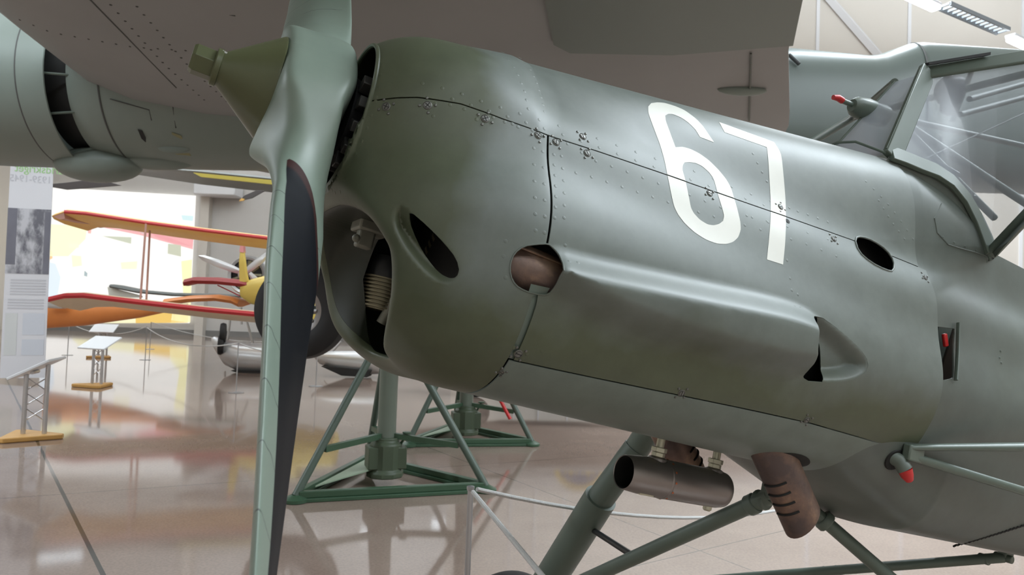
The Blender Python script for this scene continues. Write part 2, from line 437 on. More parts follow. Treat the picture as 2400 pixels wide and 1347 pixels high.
FINS=mat('engine_metal',(.26,.23,.15),.45,metal=.6,var=.3,vscale=20)
def rust_tint():
    m=RUST; nt=m.node_tree; b=bsdf(m); tc=node(m,'ShaderNodeTexCoord'); n=node(m,'ShaderNodeTexNoise'); n.inputs['Scale'].default_value=9; n.inputs['Detail'].default_value=6; n.inputs['Roughness'].default_value=.6; nt.links.new(tc.outputs['Object'],n.inputs['Vector'])
    cr=node(m,'ShaderNodeValToRGB'); e=cr.color_ramp.elements; e[0].position=.36; e[0].color=(.105,.080,.075,1); e[1].position=.68; e[1].color=(.42,.28,.18,1); k=cr.color_ramp.elements.new(.52); k.color=(.20,.13,.10,1)
    nt.links.new(n.outputs['Fac'],cr.inputs[0]); nt.links.new(cr.outputs[0],b.inputs['Base Color'])
rust_tint()
CASE=mat('engine_case',(.23,.23,.185),.5,metal=.3,var=.25,vscale=20)
def glass_mat(name,col=(1,1,1),alpha=.18,rough=.06,gl_=.4):
    m=bpy.data.materials.new(name); m.use_nodes=True; nt=m.node_tree; nt.nodes.remove(bsdf(m)); out=nt.nodes['Material Output']
    tr=node(m,'ShaderNodeBsdfTransparent'); tr.inputs[0].default_value=(*[.9*c for c in col],1)
    gl=node(m,'ShaderNodeBsdfGlossy'); gl.inputs['Roughness'].default_value=rough
    df=node(m,'ShaderNodeBsdfDiffuse'); df.inputs[0].default_value=(.70,.77,.86,1)
    fr=node(m,'ShaderNodeFresnel'); fr.inputs[0].default_value=1.5
    a=node(m,'ShaderNodeMixShader'); a.inputs[0].default_value=alpha; nt.links.new(tr.outputs[0],a.inputs[1]); nt.links.new(df.outputs[0],a.inputs[2])
    b=node(m,'ShaderNodeMixShader'); nt.links.new(math_(m,'MULTIPLY',fr.outputs[0],gl_),b.inputs[0]); nt.links.new(a.outputs[0],b.inputs[1]); nt.links.new(gl.outputs[0],b.inputs[2])
    nt.links.new(b.outputs[0],out.inputs[0]); return m
GLASS=glass_mat('hazy_perspex',alpha=.33,rough=.30,gl_=.10); GLASSC=glass_mat('clear_perspex',alpha=.05,rough=.2,gl_=.2); GLASSF=glass_mat('hazy_windscreen',alpha=.55,rough=.25,gl_=.25)

# ------------------------------------------------------------------ light aircraft: root
plane=bpy.data.objects.new('light_aircraft',None); COL.objects.link(plane)
plane.matrix_world=Matrix(((AF[0],AL[0],AU[0],AO[0]),(AF[1],AL[1],AU[1],AO[1]),(AF[2],AL[2],AU[2],AO[2]),(0,0,0,1)))
tag(plane,'grey-green high-wing light aircraft with a large white 67 on its engine cowling','aircraft')

# --- cowling meshes
Vn,Tn=surfnet(Fside,(.13,-.40,-.53),(.53,.40,.36),.0055)
Vr,Tr=surfnet(Fside,(.47,-.43,-.53),(1.72,.43,.52),.0075)
G1=.0022; SX=.5
fx_n=lambda x,y,z:x-(SX-.0025); fx_r=lambda x,y,z:(SX+.0025+.008*sst(-.25,-.31,z)*(y>0))-x
seam_lo=lambda x,y,z:z-(zs(x)-.0016); seam_hi=lambda x,y,z:(zs(x)+.0012)-z
ringcut=lambda x,y,z:np.where(x<.36,.1535-np.hypot(y,z),-1.)
def ductcut(x,y,z): return np.where(x<.5,np.minimum(x-.312-.33*np.clip(-.30-z,0,1),.004-pdist(EGG,y/ysc(x),z)),-1.)
near=lambda y:y>0.06
def holecut(P): return lambda x,y,z:np.where(near(y),-pdist(P,x,z),-1.)
deep=lambda x,y,z:np.where((x<.5)&(pdist(EGG,y/ysc(x),z)<.008),-(Fbase(x,y,z)+.026),-1.)
nose=clips(Vn,Tn,fx_n,ringcut,ductcut,seam_lo,holecut(SOPEN),holecut(EXH),deep)
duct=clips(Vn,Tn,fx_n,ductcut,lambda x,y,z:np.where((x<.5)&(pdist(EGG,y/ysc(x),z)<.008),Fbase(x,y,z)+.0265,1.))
topn=clips(Vn,Tn,lambda x,y,z:x-SX-1e-5,ringcut,seam_hi)
topr=clips(Vr,Tr,lambda x,y,z:SX-x-1e-5,seam_hi,lambda x,y,z:x-1.655,holecut(AIRO))
side=clips(Vr,Tr,fx_r,seam_lo,lambda x,y,z:(zb(x)+.0014)-z,lambda x,y,z:x-1.685,holecut(EXH),holecut(TAIL),holecut(AIRO))
belly=clips(Vr,Tr,lambda x,y,z:(SX+.0025)-x,lambda x,y,z:z-(zb(x)-.0012),lambda x,y,z:x-(1.66-.9*np.clip(-.40-z,0,1)*0-.22*(1-np.clip(np.abs(y)/.3,0,1)**2)))
Vd,Td=surfnet(Fdish,(1.05,.12,-.45),(1.62,.42,.10),.006)
def dreg(x,y,z): return np.maximum(pdist(TAILX,x,z),np.where(y>.15,-1,1))
_c=TAIL.mean(0); 
TAILX=lat([(1911,730),(1975,776),(2034,830),(2040,866),(2012,893),(1950,901),(1923,900),(1924,860),(1921,810),(1915,760)],1,True,Fdish)
dish=clips(Vd,Td,dreg)

# --- rivets: picture positions snapped to the skin, several rows per panel
def rowpx(pts,n): 
    P=np.array(pts,float); s=np.r_[0,np.cumsum(np.hypot(*np.diff(P,axis=0).T))]; t=np.linspace(0,s[-1],n)
    return [(np.interp(a,s,P[:,0]),np.interp(a,s,P[:,1])) for a in t]
def rivets(pxs,r=.0042,hh=.00042):
    h=hits(pxs,Fside); return rivet_mesh(h,normals(h,Fside),r,hh)
RIV_TOP=rowpx([(1178,123),(1210,165),(1230,215),(1238,255)],8)+rowpx([(1219,136),(1243,163),(1259,196),(1272,239),(1276,262)],9)
RIV_TOP+=rowpx([(990,195),(1060,212),(1130,238),(1205,262),(1310,295),(1415,330),(1530,370),(1640,405),(1720,440),(1850,487)],20)+rowpx([(1060,232),(1140,258),(1220,283),(1326,318),(1436,357),(1545,395),(1640,428),(1790,480)],18)
RIV_TOP+=rowpx([(1765,360),(1776,383),(1800,430),(1815,470)],6)+rowpx([(1870,495),(1900,505),(1940,520)],4)+rowpx([(2030,425),(2075,470),(2110,515),(2140,560)],8)+rowpx([(2060,470),(2090,520),(2120,560)],6)
RIV_TOP+=rowpx([(888,120),(893,160),(888,200),(882,228)],5)
RIV_NOSE=rowpx([(1020,242),(1060,246),(1095,258),(1120,270)],4)+rowpx([(1117,280),(1160,290),(1186,285),(1214,297)],4)+rowpx([(1155,275),(1212,294),(1247,305)],3)+rowpx([(1251,347),(1252,412),(1254,480),(1255,540)],6)+rowpx([(1272,355),(1275,418),(1277,490),(1276,545)],6)
RIV_NOSE+=rowpx([(880,238),(868,275),(855,315),(838,350),(822,385),(808,420)],7)+[(778,446),(785,452),(797,450),(1015,272),(1185,565)]+rowpx([(1180,600),(1185,650)],2)
RIV_SIDE=rowpx([(1330,337),(1390,375),(1455,397),(1530,425),(1600,450),(1700,490),(1800,520)],14)+rowpx([(1298,362),(1299,390),(1301,412),(1302,435),(1303,465),(1300,510)],7)+rowpx([(1316,366),(1320,413),(1322,437),(1323,470),(1322,510)],6)
RIV_SIDE+=rowpx([(1350,405),(1388,415),(1425,427),(1470,442),(1540,465),(1640,498),(1790,540),(1900,575),(1960,600)],18)+rowpx([(1750,505),(1860,535),(1940,560)],5)+[(1325,575),(1335,612),(1355,615),(1845,610),(1852,652),(1856,680),(1870,690),(1862,716),(1874,718)]
RIV_SIDE+=[(1270,822),(1208,828),(1205,815),(1235,830),(1225,840)]
def panel(name,parts,m,riv=None,th=.003,F=Fside):
    A=None
    for V,T in parts:
        S=shell(V,T,F,th); A=S if A is None else addmesh(A,S)
    if riv: A=addmesh(A,rivets(riv))
    return mk(name,(A[0],A[1]),m,plane,ac=True,N=A[2])
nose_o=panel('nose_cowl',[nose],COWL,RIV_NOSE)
duct_o=mk('intake_duct',(duct[0],duct[1]),DUCT_SHADE,nose_o,ac=True,N=normals(duct[0],Fside))
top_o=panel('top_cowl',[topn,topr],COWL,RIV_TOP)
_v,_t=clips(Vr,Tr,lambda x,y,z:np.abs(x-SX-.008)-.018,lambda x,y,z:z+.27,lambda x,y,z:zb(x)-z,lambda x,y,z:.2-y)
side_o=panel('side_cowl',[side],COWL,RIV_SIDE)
_n=normals(_v,Fside); mk('seam_strip',(_v-_n*.005,_t),STRUT,nose_o,ac=True,N=_n)
belly_o=panel('belly_cowl',[belly],BELLY,[(1175,872)])
dish_o=panel('outlet_dish',[dish],COWL,F=Fdish,th=.002)

# white 67: conforming sheets just proud of the panels (side-view outlines of the aircraft)
SIX_O=[(1519,265),(1519,250),(1526,242),(1540,240),(1556,241),(1580,248),(1604,258),(1630,277),(1648,296),(1662,317),(1674,334),(1640,321),(1630,304),(1614,288),(1597,276),(1578,268),(1566,267),(1559,271),(1560,283),(1570,310),(1583,345),(1600,344),(1618,349),(1640,360),(1662,376),(1684,398),(1702,420),(1713,440),(1719,460),(1728,490),(1735,520),(1736,538),(1730,556),(1718,567),(1702,572),(1680,571),(1655,562),(1628,545),(1605,524),(1589,503),(1580,485),(1574,460),(1566,420),(1557,375),(1547,340),(1530,295)]
SIX_I=[(1604,381),(1615,380),(1630,382),(1645,389),(1662,404),(1672,418),(1677,435),(1682,455),(1690,480),(1697,505),(1694,518),(1685,525),(1672,528),(1658,526),(1640,515),(1626,500),(1619,487),(1613,455),(1605,418),(1599,398),(1600,387)]
SEVEN=[(1685,286),(1814,333),(1831,360),(1837,420),(1841,470),(1842,520),(1840,570),(1835,620),(1797,608),(1802,560),(1806,510),(1806,470),(1803,420),(1800,370),(1797,345),(1698,310)]
def rnd(P):
    """round the outline but keep doubled points sharp"""
    P=[np.array(p,float) for p in P]; n=len(P); o=[]
    for i,p in enumerate(P):
        a,b=P[i-1],P[(i+1)%n]; u,v=unit(a-p),unit(b-p)
        if np.dot(u,v)>-.80: o.append(p)
        else: o+= [p*.72+a*.28,p*.86+(a+b)*.07,p*.72+b*.28]
    return o
def decal(name,outs,ins,label):
    allp=np.concatenate([lat(o,3,True,Fside) for o in outs]); lo=allp.min(0)-.02; hi=allp.max(0)+.02
    Po=[lat(rnd(o),2,True,Fside) for o in outs]; Pi=[lat(rnd(o),2,True,Fside) for o in ins]
    m=(Vr[:,1]>.02)&(Vr[:,0]>lo[0])&(Vr[:,0]<hi[0])&(Vr[:,2]>lo[1])&(Vr[:,2]<hi[1])
    V,T=compact(Vr,Tr[m[Tr].all(1)])
    for _ in range(2): V,T=subdiv(V,T)
    V=project(V,Fside)
    f=lambda x,y,z:np.max([np.min([pdist(p,x,z) for p in Po],0)]+[-pdist(p,x,z) for p in Pi],0)
    res=None
    for sm in (lambda x,y,z:z-(zs(x)-.0018),lambda x,y,z:(zs(x)+.0014)-z):
        v,t=clips(V,T,f,sm)
        N=normals(v,Fside); S=(v+N*.0005,t,N); res=S if res is None else addmesh(res,S)
    return tag(mk(name,(res[0],res[1]),WHITE,side_o,ac=True,N=res[2]),label)
decal('painted_number',[SIX_O],[SIX_I],'large white painted digit 6')
decal('painted_number',[SEVEN],[],'large white painted digit 7')

# fasteners
def fastener(px,par,r=.0085,F=Fside,cross=False,m=None):
    p=hits([px],F)[0]; n=normals(p[None],F)[0]; d,u,w=basis(n)
    V=lathe([(r,-.002),(r,.0008),(r*.86,.0016),(r*.82,.0006),(r*.7,.0006),(r*.66,.0019),(0.0001,.0022)],p,n,18,False)
    a=random.uniform(0,PI); ux=math.cos(a)*u+math.sin(a)*w; wx=np.cross(n,ux)
    f=None
    sl=box(p+n*.002,(r*1.25,r*.18,.0008),(ux,wx,n))
    if cross: sl=join(sl,box(p+n*.002,(r*.18,r*1.25,.0008),(ux,wx,n)))
    R=[]
    for k in range(4):
        t=a+PI/4+k*PI/2; q=p+1.75*r*(math.cos(t)*u+math.sin(t)*w); R.append(q)
    R=[q for q in R if q[0]<1.683]; rv=rivet_mesh(np.array(R),normals(np.array(R),F),.003,.0018)
    A_=join(V,(rv[0],[tuple(t) for t in rv[1]])); nA=len(A_[1]); f=mk('fastener',join(A_,sl),[m or STEELG,DARK],par,ac=True); q_=np.zeros(len(f.data.polygons),np.int32); q_[nA:]=1; f.data.polygons.foreach_set('material_index',q_)
STEELG=mat('fastener_steel',(.16,.16,.145),.4,metal=.6)
rp=[]
for px,par,c in [((1137,278),nose_o,1),((1261,317),nose_o,1),((1002,247),nose_o,1),((905,250),nose_o,1)]: fastener(px,par,cross=bool(c))
for px in [(1303,333),(1376,359),(1663,453),(1954,560),(1215,829),(1597,921),(1891,984),(2168,650)]: fastener(px,side_o)
for px in [(1366,320),(1829,485)]: fastener(px,top_o)
for px,par in [((1175,872),belly_o)]: fastener(px,par,.006)
# little drilled hole beside the 7
_p=hits([(1846,518)],Fside)[0]; _n=normals(_p[None],Fside)[0]; mk('drain_hole',lathe([(.0001,.0009),(.006,.0009),(.008,-.001)],_p,_n,14,False),DARK,side_o,ac=True)
# beaded lips: front ring, air outlet
T=np.linspace(0,2*PI,97)
ring=[np.array([.160,.1575*math.sin(t),.1575*math.cos(t)]) for t in T[:-1]]
def loop_tube(P,r,n=8):
    P=np.asarray(P); m=len(P); V=[];F=[]
    c=P.mean(0)
    for i in range(m):
        d=unit(P[(i+1)%m]-P[i-1]); u=unit((P[i]-c)-d*np.dot(P[i]-c,d)); w=np.cross(d,u)
        for k in range(n):
            t=2*PI*k/n; V.append(P[i]+r*(math.cos(t)*u+math.sin(t)*w))
    for i in range(m):
        for k in range(n):
            F.append((i*n+k,i*n+(k+1)%n,((i+1)%m)*n+(k+1)%n,((i+1)%m)*n+k))
    return np.array(V),F
mk('spinner_opening_rim',loop_tube(ring,.0045),COWL,nose_o,ac=True)
def snapxz(P,F=Fside,y0=.42):
    """side-view outline back onto the port skin"""
    out=[]
    for x,z in P:
        ys=np.linspace(y0,.02,300); v=F(np.full(300,x),ys,np.full(300,z)); k=np.argmax(v<0); out.append((x,ys[k],z))
    return project(np.array(out),F,2)
mk('outlet_rim',loop_tube(snapxz(AIRO),.0026),COWL,side_o,ac=True)
mk('exhaust_opening_rim',loop_tube(snapxz(EXH),.0016,6),COWL,side_o,ac=True)

# --- engine seen through the openings
eng=MB()
def cyl(p,d,r,L,n=24): return lathe([(r,0),(r,L)],p,d,n)
def finned(p,d,r,L,k):
    prof=[]
    for i in range(k):
        h=L*i/k; prof+=[(r*.86,h),(r*.86,h+L/k*.4),(r,h+L/k*.45),(r,h+L/k*.9),(r*.86,h+L/k*.95)]
    return lathe(prof,p,d,32)
engine=mk('engine',cyl((.20,0,0),(1,0,0),.10,.35),BLACKM,plane,ac=True); tag(engine,'dark inverted engine behind the cowling openings')
for x in (.50,.72,.94,1.16):
    for s in(-1,1):
        cyo=mk('cylinder',finned((x,s*.02,-.06),(0,s*.62,-.78),.062,.27,14),FINS,engine,ac=True)
        mk('cylinder_head',lathe([(.062,0),(.066,.01),(.066,.05),(.04,.07),(.0001,.07)],np.array((x,s*.02,-.06))+unit((0,s*.62,-.78))*.27,(0,s*.62,-.78),28,False),BLACKM,engine,ac=True)
c0_,c1_=ay(888,728,-.15),ay(926,585,-.15); fb=mk('front_cylinder',finned(c0_,c1_-c0_,.056,.075,9),FINS,engine,ac=True)
mk('barrel_top',lathe([(.05,.075),(.052,.10),(.044,.125),(.0001,.13)],c0_,c1_-c0_,28,False),BLACKM,engine,ac=True)
mk('intake_tube',tube([ay(893,757,-.11),ay(918,715,-.10),ay(960,650,-.06)],.012,12),CASE,engine,ac=True)
mk('ignition_lead',tube([ay(925,775,-.10),ay(945,745,-.09)],.013,10),mat('yellow_lead',(.55,.40,.08),.5),engine,ac=True)
nb=ay(838,528,-.02); mk('nose_bracket',join(box(nb+np.array([.03,0,.02]),(.07,.075,.06)),box(nb+np.array([.02,.01,-.025]),(.035,.03,.04)),lathe([(.009,-.004),(.009,.006)],nb+np.array([.0,.02,-.03]),(-.3,1,0),12)),CASE,engine,ac=True,bevel=.006)
for k in range(9):
    t=rad(60+k*26); mk('hub_bolt',box((.165,.10*math.sin(t),.10*math.cos(t)),(.03,.022,.03),((1,0,0),(0,math.cos(t),-math.sin(t)),(0,math.sin(t),math.cos(t)))),mat('bolt_grey',(.07,.07,.065),.45,metal=.4),engine,ac=True,bevel=.002)
mk('engine_front_plate',lathe([(.148,0),(.148,.02),(.02,.02)],(.215,0,0),(1,0,0),40),DARK,engine,ac=True)
# exhaust manifold behind the side opening
em=hits([(1258,628)],Fbase)[0]
man=mk('exhaust_manifold',tube([em+np.array([-.058,-.095,.0]),em+np.array([-.04,-.072,.0]),em+np.array([.3,-.060,-.02])],.052,24),RUST,plane,ac=True); tag(man,'rusty exhaust pipe inside the side opening')
mk('weld_seam',tube([em+np.array([-.03,-.068+.039,.033]),em+np.array([.1,-.066+.040,.026])],.0025,6),RUST,man,ac=True)
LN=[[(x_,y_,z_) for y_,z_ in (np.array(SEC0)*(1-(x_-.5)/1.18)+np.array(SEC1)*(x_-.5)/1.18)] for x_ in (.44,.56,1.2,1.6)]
mk('added_light_shield',loft([[(a,b*k_,ZC+(c-ZC)*k_) for a,b,c in r_]+[(a,-b*.93,ZC+(c-ZC)*.93) for a,b,c in r_[-2:0:-1]] for r_,k_ in zip(LN,(.58,.72,.80,.82))]),DARK,engine,ac=True)  # added dark liner, stops light showing through the far seams
# firewall: keeps the inside dark
fwv=[(x_,y_*.93,ZC+(z_-ZC)*.93) for x_ in(1.60,) for y_,z_ in SEC1+[(-a,b) for a,b in SEC1[::-1]]]
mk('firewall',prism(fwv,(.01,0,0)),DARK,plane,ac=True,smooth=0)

# ------------------------------------------------------------------ propeller
prop=bpy.data.objects.new('propeller',None); COL.objects.link(prop); prop.parent=plane
tag(prop,'grey-green two-bladed wooden propeller with olive spinner')
ER=unit((0,.70,-.714)); ET=np.array([0,.714,.70])   # lower blade direction, direction of its leading edge
PX=.072
def section(r,sgn):
    a=abs(r)
    K=[0,.06,.115,.15,.19,.26,.36,.5,.7,.95,1.15,1.25,1.30]
    ch=np.interp(a,K,[.146,.140,.118,.106,.104,.110,.140,.180,.206,.20,.165,.125,.04])
    if sgn<0: ch=max(ch,np.interp(a,[0,.06,.12,.2,.3,.5],[.146,.148,.15,.150,.165,.185]))
    tk=np.interp(a,K,[.225,.222,.205,.170,.130,.088,.064,.048,.034,.024,.018,.014,.006])
    be=np.interp(a,K,[90,90,86,80,72,60,49,38,29,22,18,17,16]); flat=np.interp(a,[.14,.35],[0,1])
    return ch,tk,rad(be),flat
def blade(sgn):
    er=ER*sgn; et=ET*sgn; S=[]; A=[]; mr=[]
    R=np.r_[np.linspace(0,.4,41),np.linspace(.415,1.25,48),[1.265,1.28,1.29,1.297,1.30]]
    def sm(r): 
        q=[section(max(0,r+d),sgn) for d in(-.03,-.015,0,.015,.03)] if r>.03 else [section(r,sgn)]
        return np.mean(q,0)
    n=56
    for r in R:
        ch,tk,be,fl=sm(r); cd=np.array([-1,0,0])*math.sin(be)+et*math.cos(be); nd=np.array([1,0,0])*math.cos(be)+et*math.sin(be)  # towards LE; towards the aft face
        row=[]; ar=[]
        ex=np.interp(r,[0,.12,.2,.32],[.24,.26,.64,1.]); off=np.interp(r,[.03,.06,.115,.15,.19,.26,.36,.6],[0,-.004,-.016,-.011,-.004,.002,.009,.004] if sgn>0 else [0,0,.002,.006,.008,.008,.008,.004])
        for k in range(n):
            t=2*PI*k/n; c,s=math.cos(t),math.sin(t)
            uu=.5*ch*np.sign(c)*abs(c)**ex
            th=.5*tk*np.sign(s)*abs(s)**ex
            th*= 1-.55*fl*sst(.1,-1,c)      # thinner towards the trailing edge
            if s>0: th*=1-.45*fl            # flatter aft face
            p=np.array([PX+off,0,0])+er*r+cd*uu+nd*th
            row.append(p)
            # black area on the aft face: between the sheathed leading edge and the trailing edge
            le=uu/(.5*ch)
            d=min(np.interp(r,[.25,.4,.7,.98],[.92,.86,.62,.30])-le, s*2+.25, (r-.285-.046*max(0,.92-le)**2)*9)
            ar.append(d); mr.append((r-.285-.046*max(0,.92-le)**2)*9)
        S.append(row); A+=ar
    V,F=loft(S,True,True)
    return V,F,np.array(A),np.array(mr)
BLK=mat('propeller_paint',(.205,.265,.215),.33); 
def prop_mat():
    m=BLK; nt=m.node_tree; b=bsdf(m); a=node(m,'ShaderNodeAttribute',attribute_name='black_area')
    r=node(m,'ShaderNodeMapRange'); r.inputs[1].default_value=-.012; r.inputs[2].default_value=.012; nt.links.new(a.outputs['Fac'],r.inputs[0])
    r2=node(m,'ShaderNodeMapRange'); r2.inputs[1].default_value=.18; r2.inputs[2].default_value=.26; a3=node(m,'ShaderNodeAttribute',attribute_name='maroon'); nt.links.new(a3.outputs['Fac'],r2.inputs[0])
    bl=node(m,'ShaderNodeMix',data_type='RGBA'); bl.inputs[6].default_value=(.045,.018,.016,1); bl.inputs[7].default_value=(.007,.008,.011,1); nt.links.new(r2.outputs[0],bl.inputs[0])
    tc=node(m,'ShaderNodeTexCoord'); n=node(m,'ShaderNodeTexNoise'); n.inputs['Scale'].default_value=9; n.inputs['Detail'].default_value=5; nt.links.new(tc.outputs['Object'],n.inputs['Vector'])
    g=node(m,'ShaderNodeMix',data_type='RGBA'); g.inputs[6].default_value=(.185,.240,.195,1); g.inputs[7].default_value=(.235,.295,.24,1); nt.links.new(n.outputs['Fac'],g.inputs[0])
    # fine cracks across the leading edge sheath
    ca=node(m,'ShaderNodeAttribute',attribute_name='span'); n2=node(m,'ShaderNodeTexNoise'); n2.inputs['Scale'].default_value=22; nt.links.new(tc.outputs['Object'],n2.inputs['Vector'])
    sp=math_(m,'ADD',ca.outputs['Fac'],math_(m,'MULTIPLY',n2.outputs['Fac'],.018)); fr=math_(m,'FRACT',math_(m,'DIVIDE',sp,.082)); ck=math_(m,'LESS_THAN',fr,.018)
    ck=math_(m,'MULTIPLY',ck,math_(m,'GREATER_THAN',ca.outputs['Fac'],.40))
    gk=node(m,'ShaderNodeMix',data_type='RGBA'); gk.inputs[7].default_value=(.05,.06,.055,1); nt.links.new(ck,gk.inputs[0]); nt.links.new(g.outputs[2],gk.inputs[6])
    mx=node(m,'ShaderNodeMix',data_type='RGBA'); nt.links.new(r.outputs[0],mx.inputs[0]); nt.links.new(gk.outputs[2],mx.inputs[6]); nt.links.new(bl.outputs[2],mx.inputs[7]); nt.links.new(mx.outputs[2],b.inputs['Base Color'])
    ro=node(m,'ShaderNodeMapRange'); ro.inputs[3].default_value=.42; ro.inputs[4].default_value=.52; nt.links.new(r.outputs[0],ro.inputs[0]); nt.links.new(ro.outputs[0],b.inputs['Roughness'])
    so=node(m,'ShaderNodeMapRange'); so.inputs[3].default_value=.5; so.inputs[4].default_value=.16; nt.links.new(r.outputs[0],so.inputs[0]); nt.links.new(so.outputs[0],b.inputs['Specular IOR Level'])
prop_mat()
for sgn,nm in((1,'lower'),(-1,'upper')):
    V,F,A,MR=blade(sgn); o=mk('blade',(V,F),BLK,prop,ac=True,smooth=60)
    n=len(o.data.vertices); at_=o.data.attributes.new('black_area','FLOAT','POINT'); at_.data.foreach_set('value',np.resize(A,n).astype(np.float32))
    at3=o.data.attributes.new('maroon','FLOAT','POINT'); at3.data.foreach_set('value',np.resize(MR,n).astype(np.float32))
    sp=(V-np.array([PX,0,0]))@(ER*sgn); at2=o.data.attributes.new('span','FLOAT','POINT'); at2.data.foreach_set('value',sp.astype(np.float32))
    tag(o,'propeller blade with black rear face' if sgn>0 else 'upper propeller blade, sage green face')
sp=mk('spinner_cone',lathe([(.0325,-.103),(.034,-.100),(.0345,-.095),(.104,-.004),(.105,.0),(.102,.002)],(0,0,0),(1,0,0),72),OLV,prop,ac=True)
mk('hub_nut',lathe([(.026,-.150),(.030,-.144),(.030,-.104)],(0,0,0),(1,0,0),6),OLV,prop,ac=True,smooth=20,bevel=.001)
mk('washer',lathe([(.0345,-.110),(.0365,-.108),(.0365,-.099),(.034,-.098)],(0,0,0),(1,0,0),40),OLV,prop,ac=True)
_n=ay(536,128,.020); mk('locking_pin',tube([_n+np.array([-.012,0,0]),_n+np.array([.012,0,-.004])],.0045,8),mat('pin_steel',(.5,.5,.46),.35,metal=.8),prop,ac=True)
_n=ay(523,201,.0); mk('locking_pin',tube([_n+np.array([-.004,0,-.004]),_n+np.array([.006,0,-.006])],.004,8),OLV,prop,ac=True)
mk('propeller_shaft',lathe([(.085,.146),(.075,.18),(.075,.25)],(0,0,0),(1,0,0),32),BLACKM,prop,ac=True)
# ------------------------------------------------------------------ fuselage behind the firewall
def Ffus(x,y,z):
    ph=np.arctan2(np.abs(y),z-ZC); rho=np.hypot(y,z-ZC); xx=np.clip(x,1.3,1.70)
    R=Rb(ph,xx)-.005+.112*sst(rad(122),rad(158),ph)*np.clip((x-1.47)/.36,0,1)
    return (rho-R)*.95
def fhits(p): return hits(p,Ffus,1.2,5.)
SILL=[(2084,362),(2115,373),(2150,388),(2190,403),(2228,428),(2262,468),(2290,520),(2306,558),(2320,596)]
sillP=np.array([ay(*p,y) for p,y in zip(SILL,[.135,.148,.160,.172,.184,.196,.207,.222,.235])])
PH=np.linspace(-PI,PI,181)[:-1]
XS=np.r_[np.linspace(1.36,2.0,80),np.linspace(2.03,2.6,24),np.linspace(2.7,5.2,14)]
def fusring(x):
    xx=min(max(x,1.3),1.70); R=Rb(np.abs(PH),np.full(len(PH),xx))-.005+.112*sst(rad(122),rad(158),np.abs(PH))*min(max((x-1.47)/.36,0),1)
    k=1-.10*max(0,x-2.6)
    return np.stack([np.full(len(PH),x),R*np.sin(PH)*k,ZC+R*np.cos(PH)*k],1)
Vf=np.concatenate([fusring(x) for x in XS]); nP=len(PH); Tf=[]
for i in range(len(XS)-1):
    for k in range(nP):
        a=i*nP+k; b=i*nP+(k+1)%nP; Tf+=[(a,b,b+nP),(a,b+nP,a+nP)]
Tf=np.array(Tf)
xs_,zs_=sillP[:,0],sillP[:,2]
def sillz(x): return np.interp(x,np.r_[1.0,xs_,xs_[-1]+.02,6],np.r_[.47,zs_,zs_[-1]-.005,zs_[-1]+.0])
ACC=lat([(2197,765),(2239,770),(2234,886),(2207,892),(2203,850)],1,True,Ffus)
fus=clips(Vf,Tf,lambda x,y,z:np.where(x<1.62,z+.36,-1.),lambda x,y,z:z-sillz(x)-.016,lambda x,y,z:np.where(y>.1,-pdist(ACC,x,z),-1))
Nf=normals(fus[0],Ffus); S=shell(*fus,Ffus,.004,Nf)
PW=[(2215,446),(2205,480),(2190,512),(2196,545),(2222,573)]
pr=fhits([(2210,556),(2236,568),(2262,578),(2287,587),(2285,458),(2230,452),(2240,458),(2345,822),(2343,838),(2347,850)]); S=addmesh(S,rivet_mesh(pr,normals(pr,Ffus),.004,.0022))
fus_o=mk('fuselage',(S[0],S[1]),FABRIC,plane,ac=True,N=S[2])
ex=fhits([(2204,830)])[0]
mk('access_recess',box(ex+np.array([.035,-.16,-.0]),(.13,.16,.2)),DARK,fus_o,ac=True,smooth=0)
mk('access_door',tube(fhits([(2239,756),(2238,800),(2236,850),(2233,890)])+np.array([0,.008,0]),.0032,8,flat=1.8,up=(1,0,0)),STRUT,fus_o,ac=True)
mk('red_lever',box(ex+np.array([.058,-.03,.05]),(.014,.01,.035),((1,0,.5),(0,1,0),(-.5,0,1))),REDM,fus_o,ac=True,bevel=.003)
mk('panel_edge',tube(fhits(PW+[(2250,582),(2280,590),(2312,600)]),.0022,6),FABRIC,fus_o,ac=True)
_lz=rowpx([(2235,1280),(2300,1262),(2350,1247),(2410,1228)],40)
mk('laced_seam',tube([p+np.array([0,.0015*(i%2)*2,.004*(i%2)]) for i,p in enumerate(fhits(_lz))],.0032,5),DARK,fus_o,ac=True)
# --- canopy
def ribbon(P,U,N,w,th):
    """flat frame strip along P, width along U, thickness along N"""
    S=[]
    for p,u,n in zip(P,U,N):
        u=unit(u); n=unit(n); S.append([p+u*w/2+n*th,p-u*w/2+n*th,p-u*w/2-n*th,p+u*w/2-n*th])
    return loft(S)
canopy=bpy.data.objects.new('cockpit_canopy',None); COL.objects.link(canopy); canopy.parent=plane; tag(canopy,'glazed cockpit with grey-green frames')
B0=ay(2094,358,.135); T0=ay(2172,170,.055); R0=ay(2400,134,.25); R1=R0+(R0-T0)*1.6
E0=sillP[-1]; E1=ay(2400,512,.33); E2=E0+(E1-E0)*4
M=np.array([1,-1,1.])
def both(name,fn,m,**k):
    for s in(1,-1):
        V,F=fn(); V=np.array(V)
        if s<0: V=V*M; F=[f[::-1] for f in F]
        mk(name,(V,F),m,canopy,ac=True,**k)
def port(name,fn,m,**k): mk(name,fn(),m,canopy,ac=True,**k)
nrm_side=unit(np.cross(T0-B0,E0-B0)); nrm_side*=np.sign(nrm_side[1])
port('windscreen_pillar',lambda:ribbon([B0-(T0-B0)*.06,T0+(T0-B0)*.03],[np.cross(nrm_side,T0-B0)]*2,[nrm_side]*2,.058,.010),STRUT,bevel=.003)
nt=np.array([0,.5,.85]); 
mk('roof_frame',tube([T0*M,R0*M,R1*M],.012,10),STRUT,canopy,ac=True)
